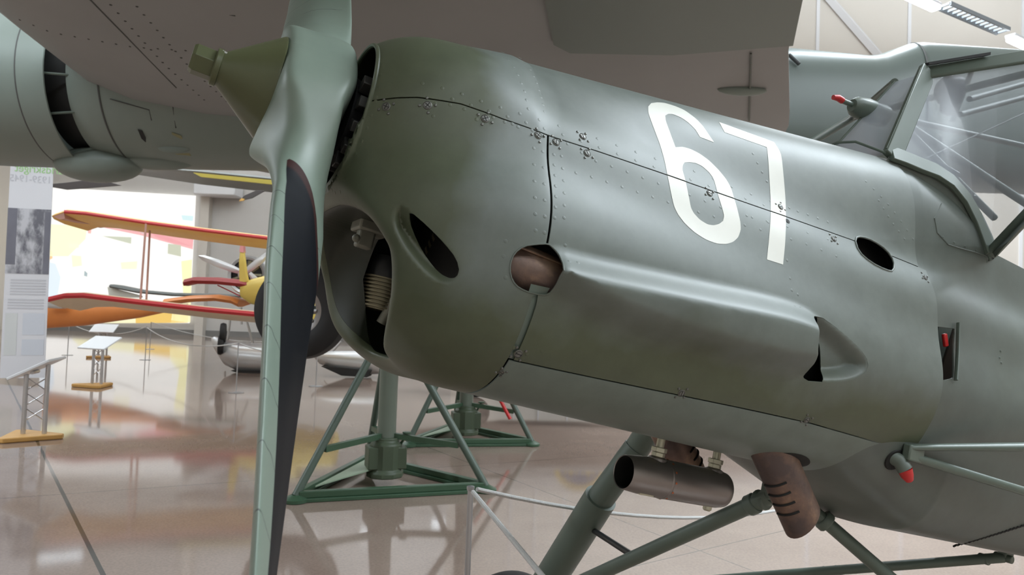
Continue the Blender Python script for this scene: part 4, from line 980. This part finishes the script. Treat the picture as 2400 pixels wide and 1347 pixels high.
# ------------------------------------------------------------------ jacks
JG=mat('jack_green',(.045,.095,.052),.42,var=.2,vscale=6); JLEG=mat('jack_leg',(.085,.118,.090),.42,var=.1); JL=mat('jack_plate_green',(.30,.38,.27),.5,var=.1); JC=mat('jack_column',(.16,.19,.15),.35,var=.08)
def jack(A,B,label,red=False,top=3.66):
    A=np.array([*A,0.]);B=np.array([*B,0.]); m=(A+B)/2; d=unit(B-A); n=np.array([-d[1],d[0],0]); L=np.linalg.norm(B-A); Cc=m+n*L*.87; cen=(A+B+Cc)/3; ap=cen+(0,0,1.42)
    r=empty('tripod_jack',cen,label,'aircraft jack','green tripod jacks under the bomber'); o=lambda p:np.asarray(p,float)-cen
    for p,q in((A,B),(B,Cc),(Cc,A)):
        mk('base_rail',box(o((p+q)/2)+(0,0,.06),(np.linalg.norm(q-p)-.05,.06,.055),(q-p,np.cross((0,0,1),q-p),(0,0,1))),JG,r,smooth=0,bevel=.006)
        mk('base_flange',box(o((p+q)/2)+(0,0,.017),(np.linalg.norm(q-p)+.12,.11,.03),(q-p,np.cross((0,0,1),q-p),(0,0,1))),JG,r,smooth=0,bevel=.004)
    for p in(A,B,Cc):
        mk('leg',tube([o(p)+(0,0,.05),o(ap)+unit(o(p)-o(cen))*.07],.034,14),JLEG,r)
        mk('foot',lathe([(.10,0.004),(.10,.03),(.04,.06)],o(p),(0,0,1),18),JG,r)
        mid=p*.72+ap*.28; mk('cross_brace',box((o(mid)+o(cen)+(0,0,.45))/2,(np.linalg.norm(o(mid)-o(cen)-(0,0,.45)),.05,.05),(o(mid)-o(cen)-(0,0,.45),np.cross((0,0,1),o(mid)-o(cen)),np.cross(o(mid)-o(cen)-(0,0,.45),np.cross((0,0,1),o(mid)-o(cen))))),JG,r,smooth=0)
    pl=A*.5+Cc*.5; mk('base_plate',prism([o(A*.8+cen*.2)+(0,0,.09),o(cen)+(0,0,.16),o(Cc*.8+cen*.2)+(0,0,.09)],(0,0,.012)),JL,r,smooth=0)
    px_=mk('pump_body',join(lathe([(.17,.07),(.17,.12),(.15,.14),(.15,.37),(.12,.40),(.12,.43)],(0,0,0),(0,0,1),10),box((.0,.0,.25),(.35,.22,.20),(d,n,(0,0,1)))),mat('pump_green',(.075,.10,.06),.5,var=.1),r,smooth=30,bevel=.01)
    mk('hand_valve',join(tube([(.13,0,.36),(.19,-.02,.47)],.012,8),lathe([(.04,0),(.04,.015)],(.19,-.02,.47),(0,0,1),12)),JG,px_)
    mk('column',tube([(0,0,.4),(0,0,1.5),(0,0,top)],[.085,.085,.07],24),JC,r)
    if red: mk('red_lock_bar',tube([o(B)+(-.09,-.05,0)+(o(ap)-o(B))*.22,o(B)+(-.09,-.05,0)+(o(ap)-o(B))*.7],.022,10),REDM,r)
jl,jr=atz(692,1176)[:2],atz(1138,1152)[:2]; jack(jl,jr,'green tripod jack nearest the viewer, below the cowling nose')
jl,jr=atz(957,1046)[:2],atz(1246,1044)[:2]; jack(jl,jr,'farther green tripod jack with a red bar on its leg',True,3.45)

# ------------------------------------------------------------------ reading stands, stanchions, ropes
WOOD=mat('orange_plywood',(.62,.34,.10),.45,var=.12,vscale=8); ALU=mat('aluminium_post',(.62,.62,.64),.32,metal=.9); PANEL=mat('white_panel',(.85,.86,.88),.35); ROPE=mat('white_rope',(.66,.65,.63),.75,bump=.4,bscale=160); POST=mat('stanchion_steel',(.52,.53,.55),.35,metal=.8)
def stand(px,py,rz,label,h=.80,swap=False):
    p=atz(px,py); r=empty('reading_stand',(p[0],p[1],0),label,'information stand','white-topped reading stands along the floor',rz)
    mk('base',prism([(-.30,-.28,0.002),(.26,-.26,0.002),(.30,-.20,0.002),(.05,.30,0.002),(-.02,.30,0.002),(-.34,-.20,0.002)],(0,0,.055)),WOOD,r,smooth=0,bevel=.012)
    for x in(-.105,.105): mk('post',tube([(0,x,.055),(0,x,h-.02+x*.53)] if swap else [(x,-.02,.055),(x,-.02,h-.05)],.025,14),ALU,r)
    z0=.2
    for k in range(3): [mk('lattice_bar',tube([(0,-a,z0+k*.17),(0,a,z0+k*.17+.15)] if swap else [(-a,-.02,z0+k*.17),(a,-.02,z0+k*.17+.15)],.007,6),ALU,r) for a in(.105,-.105)]
    t=rad(28); q=mk('panel',box((0,0,h),(.62,.44,.03),((1,0,0),(0,math.cos(t),math.sin(t)),(0,-math.sin(t),math.cos(t)))),PANEL,r,smooth=0,bevel=.006)
    mk('panel_bracket',tube([(-.1,-.02,h-.05),(.1,-.02,h-.05)],.02,8),ALU,r)
stand(78,1028,rad(-74),'reading stand on an orange triangular base nearest the viewer, panel seen edge-on',.80,True)
stand(228,906,rad(-18),'middle reading stand with a tilted white panel, left of the propeller')
stand(240,838,rad(8),'farthest reading stand with a small white panel in front of the lit mural')
def post(p,label,h=.9):
    r=empty('rope_stanchion',(p[0],p[1],0),label,'rope stanchion','stanchions around the exhibits')
    mk('post',tube([(0,0,.015),(0,0,h-.012)],.0105,12),POST,r); mk('foot_plate',lathe([(.14,.001),(.14,.008),(.03,.016)],(0,0,0),(0,0,1),28),POST,r); mk('cap',lathe([(.012,h-.015),(.014,h-.01),(.014,h),(.0001,h+.004)],(0,0,0),(0,0,1),12,False),POST,r)
    return np.array([p[0],p[1],h-.01])
np_=at(1103,1146,2.6); t0=post(np_[:2],'slim steel rope stanchion in front of the green jack, white ropes tied to its top',float(np_[2])+.01)
FP=[((553,920),'rope stanchion with a round foot in front of the silver floats'),((340,843),'rope stanchion below the strut of the red biplane wing'),((351,818),'farther rope stanchion just right of the one below the biplane strut'),((158,832),'rope stanchion beside the right edge of the white banner'),((740,905),'rope stanchion in front of the silver float right of the propeller')]
TP=[post(atz(*p)[:2],l) for p,l in FP]
def rope(a,b,sag,label,r=.008):
    a=np.array(a);b=np.array(b); g=unit(b-a)*.03; a=a+g; b=b-g; P=[a+(b-a)*t+np.array([0,0,-4*sag*t*(1-t)]) for t in np.linspace(0,1,17)]
    tag(mk('barrier_rope',tube(P,r,8),ROPE),label,'rope','white barrier ropes')
rope(t0,at(1960,1160,4.6),.12,'white rope running from the near stanchion back behind the undercarriage')
rope(t0,at(1290,1372,1.9),.0,'white rope slanting from the near stanchion toward the viewer')
rope(TP[0],TP[1]+(0,0,-.02),.22,'white rope from the stanchion at the floats to the one under the biplane',.012); rope(TP[1],TP[3],.25,'white rope hanging below the red biplane wing',.012)
rope(TP[0],TP[4],.18,'white rope between the stanchions in front of the silver floats',.012); rope(TP[2],at(640,800,26.),.2,'thin white rope far back in front of the mural wall',.012); 

# ------------------------------------------------------------------ banner (seen from behind, so its print is mirrored)
BD=13.6; bTL,bTR,bBL,bBR=at(26,355,BD),at(126,362,BD),at(-1,886,BD),at(104,885,BD)
BN=mat('banner_cloth',(.80,.80,.84),.7); bsdf(BN).inputs['Transmission Weight'].default_value=0.
nb_=unit(np.cross(bTR-bTL,bBL-bTL)); nb_*=np.sign(-nb_[1])
banner=mk('hanging_banner',prism([bTL,bTR,bBR,bBL],-nb_*.012),BN,smooth=0); tag(banner,'tall translucent white banner at the left edge with mirrored print and a grey war photograph','banner')
def bp(u,v,o=.004): return (bTL*(1-u)+bTR*u)*(1-v)+(bBL*(1-u)+bBR*u)*v+nb_*o
def bquad(name,u0,v0,u1,v1,m,o=.004): return mk(name,quad(bp(u0,v0,o),bp(u1,v0,o),bp(u1,v1,o),bp(u0,v1,o)),m,banner,smooth=0)
PHO=mat('photo_grey',(.5,.5,.5),.6)
def pho():
    m=PHO; nt=m.node_tree; b=bsdf(m); tc=node(m,'ShaderNodeTexCoord'); mp=node(m,'ShaderNodeMapping'); mp.inputs['Scale'].default_value=(1.6,1,.9); nt.links.new(tc.outputs['Object'],mp.inputs[0])
    n=node(m,'ShaderNodeTexNoise'); n.inputs['Scale'].default_value=2.2; n.inputs['Detail'].default_value=6; n.inputs['Roughness'].default_value=.65; nt.links.new(mp.outputs[0],n.inputs['Vector'])
    cr=node(m,'ShaderNodeValToRGB'); e=cr.color_ramp.elements; e[0].position=.42; e[0].color=(.17,.17,.20,1); e[1].position=.60; e[1].color=(.62,.62,.66,1); nt.links.new(n.outputs['Fac'],cr.inputs[0]); nt.links.new(cr.outputs[0],b.inputs['Base Color'])
pho(); PHD=mat('photo_dark',(.20,.20,.24),.6,var=.2,vscale=3); TXG=mat('text_grey',(.62,.62,.66),.7); GRN=mat('banner_green',(.40,.68,.30),.7)
bquad('photograph',.0,.25,1,.54,PHO,.004); bquad('photo_dark_edge',.0,.25,.22,.50,PHD,.006); bquad('photo_dark_edge',.86,.26,1,.54,PHD,.006)
for k in range(6): bquad('text_line',.14,.565+k*.0125,.95,.571+k*.0125,TXG)
for k in range(4): bquad('text_line',.10,.652+k*.0125,.92,.658+k*.0125,TXG)
PLB=mat('print_pale_blue',(.70,.73,.80),.7); PLG=mat('print_pale_grey',(.72,.74,.74),.7)
bquad('print_block',.06,.715,.34,.90,PLG); bquad('print_block',.46,.715,.96,.81,PLB); bquad('print_block',.46,.83,.96,.90,PLB)
def text(s,origin,ux,uy,nrm,size,m,par,name,mirror=False):
    c=bpy.data.curves.new(name,'FONT'); c.body=s; c.size=1; c.extrude=.002; o=bpy.data.objects.new(name,c); COL.objects.link(o)
    bpy.context.view_layer.update(); me=bpy.data.meshes.new_from_object(o.evaluated_get(bpy.context.evaluated_depsgraph_get())); bpy.data.objects.remove(o)
    V=np.array([v.co for v in me.vertices]); F=[tuple(p.vertices) for p in me.polygons]; bpy.data.meshes.remove(me)
    X=V[:,0]*(-1 if mirror else 1)
    W=np.asarray(origin)+np.outer(X*size,unit(ux))+np.outer(V[:,1]*size,unit(uy))+np.outer(V[:,2],unit(nrm))
    if mirror: F=[f[::-1] for f in F]
    return mk(name,(W,F),m,par,smooth=0)
ux,uy=bTR-bTL,bTL-bBL
text('världskriget',bp(1.36,.088),ux,uy,nb_,.215,GRN,banner,'banner_heading',True)
text('1939-1945',bp(.98,.132),ux,uy,nb_,.185,TXG,banner,'banner_dates',True)

# ------------------------------------------------------------------ backlit mural on the far wall
MY=YB-.25
def lit(name,c,s): return mat(name,(.05,.05,.05),.4,emit=c,estr=s)
MS=.84
mural=mk('backlit_mural_sign',prism([at(112,438,MY),at(457,458,MY),at(442,757,MY),at(104,755,MY)],(0,.12,0)),lit('mural_white',(1.,.99,.96),1.15*MS),smooth=0); tag(mural,'big backlit mural wall of a bright farm scene, washed out white and yellow','mural')
def mp_(pts,c,s=1.,name='mural_patch',o=.01): return mk(name,(np.array([at(x,y,MY-o) for x,y in pts]),[tuple(range(len(pts)))]),lit(name+'_paint',c,s*MS),mural,smooth=0)
mp_([(112,525),(205,530),(200,560),(160,600),(110,600)],(1,1,.62),1.3,'yellow_field'); mp_([(108,570),(122,590),(123,605),(110,612)],(1.,.68,.35),1.1,'orange_patch')
mp_([(108,612),(130,618),(142,650),(135,692),(107,698)],(.80,.90,1.),1.15,'blue_figure'); mp_([(207,524),(216,525),(213,547),(206,546)],(1,.55,.5),1.1,'red_post')
mp_([(232,531),(320,540),(452,560),(452,584),(330,551)],(1,.52,.52),1.05,'barn_roof'); mp_([(340,535),(454,550),(452,578),(375,563)],(.98,.42,.45),1.0,'barn_roof')
mp_([(240,553),(308,556),(307,571),(240,553)],(.80,.84,.66),.9,'barn_gate'); mp_([(394,571),(424,574),(424,601),(393,594)],(.78,.80,.62),.9,'barn_door')
mp_([(425,612),(450,608),(446,755),(400,757),(405,725),(430,700)],(1,.95,.55),1.15,'yellow_field'); mp_([(318,737),(442,726),(440,756),(318,757)],(1,.66,.16),1.0,'orange_field'); mp_([(190,742),(318,735),(318,757),(170,757)],(1,.96,.62),1.1,'yellow_field')
mp_([(425,504),(453,506),(452,518),(428,515)],(.72,.93,.95),1.1,'blue_cloud'); mp_([(318,525),(340,528),(336,550),(322,540)],(.62,.85,.88),.9,'blue_gable')
for q in ([(168,598),(190,600),(192,622),(170,625)],[(283,615),(322,612),(320,630),(285,630)],[(160,570),(185,570),(184,580),(162,582)]): mp_(q,(1,.98,.72),1.15,'meadow_animals')
mp_([(198,634),(205,640),(204,648),(197,646)],(.62,.75,.78),.8,'small_figure')

# ------------------------------------------------------------------ aircraft in the distance
RED=mat('wing_red',(.62,.035,.04),.4); YEL=mat('wing_yellow',(.88,.54,.16),.45,var=.06); CRM=mat('wing_cream',(.86,.70,.48),.5,var=.06); PNK=mat('wing_brown_red',(.62,.34,.27),.5); ORG=mat('fuselage_orange',(.80,.27,.07),.4,var=.05); SIL=mat('silver_dope',(.66,.66,.66),.3,metal=.6); YLW=mat('tail_yellow',(.80,.60,.14),.4); GRYW=mat('wing_grey',(.17,.18,.17),.5,var=.1); GW=mat('wing_white',(.78,.80,.72),.45)
def slab(px,Y,dY,dz,m,name,par,off=.03):
    """wing panel: leading edge through picture points at depth Y, chord dY away, dz thickness"""
    S=[]
    for (x,y),k in zip(px,np.linspace(0,1,len(px))):
        p=at(x,y,Y); S.append([p,p+(0,dY*.08,dz*.5),p+(0,dY*.35,dz*.62+min(off,0)*.35),p+(0,dY,off+.02),p+(0,dY,off),p+(0,dY*.35,-dz*.5+off*.35),p+(0,dY*.06,-dz*.45)])
    return mk(name,loft(S),m,par,smooth=40)
bi=empty('red_biplane',tuple(atz(345,900)*[1,1,0]),'biplane with red leading edges and yellow wing undersides in front of the lit mural','aircraft')
_off=np.array(bi.location)
def inbi(o): o.data.transform(Matrix.Translation(Vector(-_off))); return o
U=[(121,506),(150,496),(200,500),(345,522),(480,540),(660,562)]
inbi(slab(U,15.,1.3,.12,YEL,'upper_wing',bi,-.16)); inbi(mk('upper_wing_edge',loft([[at(x,y-4,14.97),at(x,y,14.94),at(x,y+4,14.97),at(x,y,15.1)] for x,y in U[1:]]),RED,bi))
Lw=[(111,702),(150,693),(195,692),(345,710),(480,725),(660,742)]
inbi(slab(Lw,14.8,1.15,.13,CRM,'lower_wing',bi,-.22)); inbi(mk('lower_wing_edge',loft([[at(x,y-6,14.77),at(x,y,14.74),at(x,y+6,14.77),at(x,y,14.9)] for x,y in Lw]),RED,bi))
inbi(mk('upper_wing_tip',prism([at(121,506,15.02),at(150,498,15.02),at(152,512,15.02),at(140,514,15.02)],(0,1.5,0)),PNK,bi,smooth=0))
for a,b,Yo in(((342,524),(329,703),14.9),((352,526),(343,704),15.6)): inbi(mk('wing_strut',tube([at(*a,Yo),at(*b,Yo)],.022,8),PNK,bi))
inbi(mk('fuselage',loft([[at(x,742,15.6)+(0,math.cos(t)*r,math.sin(t)*r) for t in np.linspace(0,2*PI,15)[:-1]] for x,r in((640,.40),(720,.45),(800,.35))]),YLW,bi))
ye=empty('yellow_trainer',tuple(atz(600,880)*[1,1,0]),'yellow aircraft tail with a red tailplane, left of the dark propeller blade','aircraft'); _off=np.array(ye.location)
inbi(mk('fuselage',loft([[at(x,y,17.2)+(0,math.cos(t)*r*.7,math.sin(t)*r) for t in np.linspace(0,2*PI,15)[:-1]] for x,y,r in((566,680,.16),(590,683,.30),(640,682,.42),(720,685,.50))]),YLW,ye))
inbi(mk('tail_fin',prism([at(560,668,17.1),at(559,612,17.1),at(563,574,17.1),at(570,576,17.1),at(578,640,17.1),at(582,660,17.1)],(0,.1,0)),YLW,ye,smooth=0,bevel=.03)); inbi(mk('fin_tip',prism([at(561,590,17.08),at(563,573,17.08),at(570,575,17.08),at(571,592,17.08)],(0,.14,0)),mat('fin_pink',(.75,.30,.30),.5),ye,smooth=0))
inbi(slab([(428,662),(450,657),(500,658),(560,664),(580,668)],17.05,.9,.16,mat('tailplane_red',(.36,.03,.03),.45),'tailplane',ye)); inbi(mk('tailplane_brace',tube([at(510,668,17.3),at(562,693,17.2)],.014,6),RED,ye))
og=empty('orange_aircraft',tuple(atz(200,860)*[1,1,0]),'orange aircraft body tapering behind the lower wing of the red biplane','aircraft'); _off=np.array(og.location)
inbi(mk('fuselage',loft([[at(x,y,18.6)+(0,math.cos(t)*r*.8,math.sin(t)*r) for t in np.linspace(0,2*PI,19)[:-1]] for x,y,r in((60,735,.42),(110,733,.40),(200,733,.33),(330,728,.18),(440,716,.05))]),ORG,og)); inbi(slab([(380,708),(440,700),(500,698),(540,704),(556,712)],18.4,1.1,.16,ORG,'tailplane',og))
inbi(mk('exhaust_stub',box(at(135,711,18.1),(.42,.3,.25)),SIL,og,bevel=.06))
gl=empty('white_glider',tuple(atz(330,840)*[1,1,0]),'pale white and grey wing between the biplane wings, in front of the mural','aircraft'); _off=np.array(gl.location)
inbi(mk('wing',prism([at(252,672,21.5),at(330,693,21.5),at(330,697,21.5),at(256,697,21.5)],(0,.1,0)),GW,gl,smooth=0)); inbi(slab([(255,670),(320,683),(400,690),(560,694)],21.3,.8,.10,GRYW,'wing_panel',gl))
fp=empty('silver_floatplane',tuple(atz(580,880)*[1,1,0]),'silver floatplane with a black engine ring and silver propeller behind the yellow tail','aircraft'); _off=np.array(fp.location); FY=18.4
ec=at(578,645,FY)
inbi(mk('engine_ring',lathe([(.40,0),(.46,-.05),(.50,.05),(.50,.35),(.42,.4)],ec,(0,1,0),40,False),SIL,fp)); inbi(mk('engine',lathe([(.0001,.02),(.42,.05)],ec,(0,1,0),36,False),BLACKM,fp)); 
for k in range(9): t=2*PI*k/9; inbi(mk('cylinder',tube([ec+(math.cos(t)*.12,.05,math.sin(t)*.12),ec+(math.cos(t)*.38,.05,math.sin(t)*.38)],.06,8),FINS,fp))
hb=ec+(0,-.25,0); pr_=mk('propeller_hub',ball(hb,.12,16,10),SIL,fp); inbi(pr_)
for a,b in(((572,640),(466,600)),((572,640),(632,592)),((585,640),(640,705))):
    p,q=at(*a,FY-.3),at(*b,FY-.3); S=[]
    dq=unit(q-p); nn_=np.cross(dq,(0,1,0))
    for t,w_ in((0,.05),(.25,.085),(.6,.095),(.9,.07),(1,.02)): S.append([p+(q-p)*t+nn_*w_*c+np.array([0,.03*s_,0]) for c,s_ in((1,0),(.3,1),(-1,0),(-.3,-1))])
    inbi(mk('propeller_blade',loft(S),SIL,fp))
inbi(mk('fuselage',loft([[ec+(math.cos(t)*r,dy,math.sin(t)*r) for t in np.linspace(0,2*PI,21)[:-1]] for dy,r in((.35,.5),(1.5,.52),(4,.3))]),SIL,fp))
for a,b in(((540,740),(528,850)),((575,740),(600,830)),((565,720),(566,760)),((620,700),(690,830)),((760,845),(800,800)),((838,850),(842,900))): inbi(mk('float_strut',tube([at(*a,FY),at(*b,FY)],.03,8),SIL,fp))
def float_(pts,Y,name='float'):
    S=[]
    for x,y,r in pts: c=at(x,y,Y); S.append([c+(0,math.cos(t)*r*.9,math.sin(t)*r) for t in np.linspace(0,2*PI,19)[:-1]])
    o=inbi(mk(name,loft(S),SIL,fp)); return o
float_([(497,795,.05),(505,803,.16),(530,825,.30),(570,838,.36),(630,842,.36),(700,838,.30)],17.3); float_([(735,830,.05),(750,838,.14),(790,846,.24),(850,850,.28),(930,850,.24)],17.0)
inbi(mk('float_keel',prism([at(540,868,17.),at(640,868,17.),at(640,880,17.),at(575,880,17.)],(0,.5,0)),RUBBER,fp,smooth=0)); inbi(mk('float_keel',prism([at(752,858,16.7),at(870,868,16.7),at(860,884,16.7),at(800,880,16.7)],(0,.5,0)),RUBBER,fp,smooth=0))
inbi(mk('wing',loft([[p+q for q in np.array([(0,0,0),(0,1.2,.08),(0,1.2,.02),(0,.3,-.05)])] for p in(at(440,548,FY),at(900,560,FY))]),SIL,fp))
for cx,cy in((535,772),(530,800)): inbi(mk('beaching_wheel',lathe([(.1,-.07),(.22,-.06),(.24,0),(.22,.06),(.1,.07)],at(cx-12,cy+8,17.1),(1,.3,0),28,False),RUBBER,fp))
hg=empty('dark_hanging_aircraft',tuple(at(400,420,21.)),'dark aircraft hanging under the bomber, with a yellow wing stripe and black propeller blades','aircraft'); _off=np.array(hg.location)
inbi(mk('wing',loft([[at(x,y0,21.),at(x,y0-4,21.2),at(x,y1-20,23.),at(x,y1,22.5)] for x,y0,y1 in((-40,340,364),(55,346,372),(285,388,404),(470,402,432),(700,425,458))]),GRYW,hg)); inbi(mk('wing_stripe',prism([at(452,404,20.9),at(640,422,20.9),at(640,432,20.9),at(470,414,20.9)],(0,.1,0)),mat('stripe_yellow',(.62,.52,.10),.5),hg,smooth=0))
PBK=mat('blade_black',(.10,.09,.09),.5)
for pts in ([(90,433),(150,428),(220,420),(240,422),(284,434),(200,441),(155,444)],[(560,471),(572,458),(600,446),(622,446),(590,464)]): inbi(mk('propeller_blade',prism([at(*p,20.4) for p in pts],(0,.06,0)),PBK,hg,smooth=0,bevel=.01))
inbi(mk('yellow_tip',prism([at(*p,20.35) for p in((213,412),(223,413),(223,420),(214,419))],(0,.06,0)),YEL,hg,smooth=0)); inbi(mk('yellow_tip',prism([at(*p,20.35) for p in((560,471),(566,464),(573,466),(570,470))],(0,.06,0)),YEL,hg,smooth=0)); inbi(mk('spinner',ball(at(222,417,20.7),.22,16,10),GRYW,hg))
# parked aircraft hidden behind the cowling: its side with the roundel shows as a reflection in the floor
pk=empty('parked_fighter',tuple(atz(1500,905)*[1,1,0]),'grey aircraft with a blue and yellow three-crown roundel, seen mirrored in the floor','aircraft'); PY=13.6; _off=np.array(pk.location)
cxr=at(1372,700,PY)[0]; FG=mat('fighter_grey',(.27,.24,.22),.5,var=.1)
inbi(mk('fuselage',loft([[(cxr+dx,PY+.62+math.cos(t)*r*.8,1.12+math.sin(t)*r) for t in np.linspace(0,2*PI,25)[:-1]] for dx,r in((-3.6,.1),(-3.2,.4),(-1.5,.66),(0,.68),(2,.6),(4.5,.35),(6,.12))]),FG,pk)); inbi(mk('wheel_leg',tube([(cxr-1.9,PY+.4,.7),(cxr-2.,PY+.3,.05)],.07,10),FG,pk)); inbi(mk('wheel',lathe([(.1,-.08),(.26,-.07),(.28,0),(.26,.07),(.1,.08)],(cxr-2.,PY+.25,.28),(0,1,0),28,False),RUBBER,pk)); inbi(mk('wing',box((cxr-.6,PY-1.2,.62),(1.8,3.2,.14)),FG,pk,bevel=.05))
RB=mat('roundel_blue',(.06,.13,.30),.5); RY=mat('roundel_yellow',(.78,.55,.08),.5); ro=np.array([cxr,PY+.03,1.13])
def disc(r0,r1,o,n=40): 
    V=[ro+(0,-o,0)+np.array([r*math.cos(t),0,r*math.sin(t)]) for r in(r0,r1) for t in np.linspace(0,2*PI,n+1)[:-1]]; return np.array(V),[(i,(i+1)%n,n+(i+1)%n,n+i) for i in range(n)]
rd=inbi(mk('roundel',disc(.0001,.42,.0),RB,pk,smooth=0)); inbi(mk('roundel_ring',disc(.41,.50,.006),RY,rd,smooth=0))
for x,z in((-.16,.13),(.16,.13),(0,-.17)): inbi(mk('crown',(np.array([ro+(x+a,-.012,z+b) for a,b in((-.11,-.08),(.11,-.08),(.13,.09),(.06,.02),(0,.11),(-.06,.02),(-.13,.09))]),[(0,1,2,3,4,5,6)]),RY,rd,smooth=0))

SC.view_settings.view_transform='Standard'; SC.view_settings.look='None'; SC.view_settings.gamma=1; SC.view_settings.use_curve_mapping=False; SC.view_settings.exposure=EXPO
SC.cycles.adaptive_threshold=.022; SC.cycles.max_bounces=8; SC.cycles.diffuse_bounces=3; SC.cycles.glossy_bounces=4; SC.cycles.sample_clamp_indirect=6.
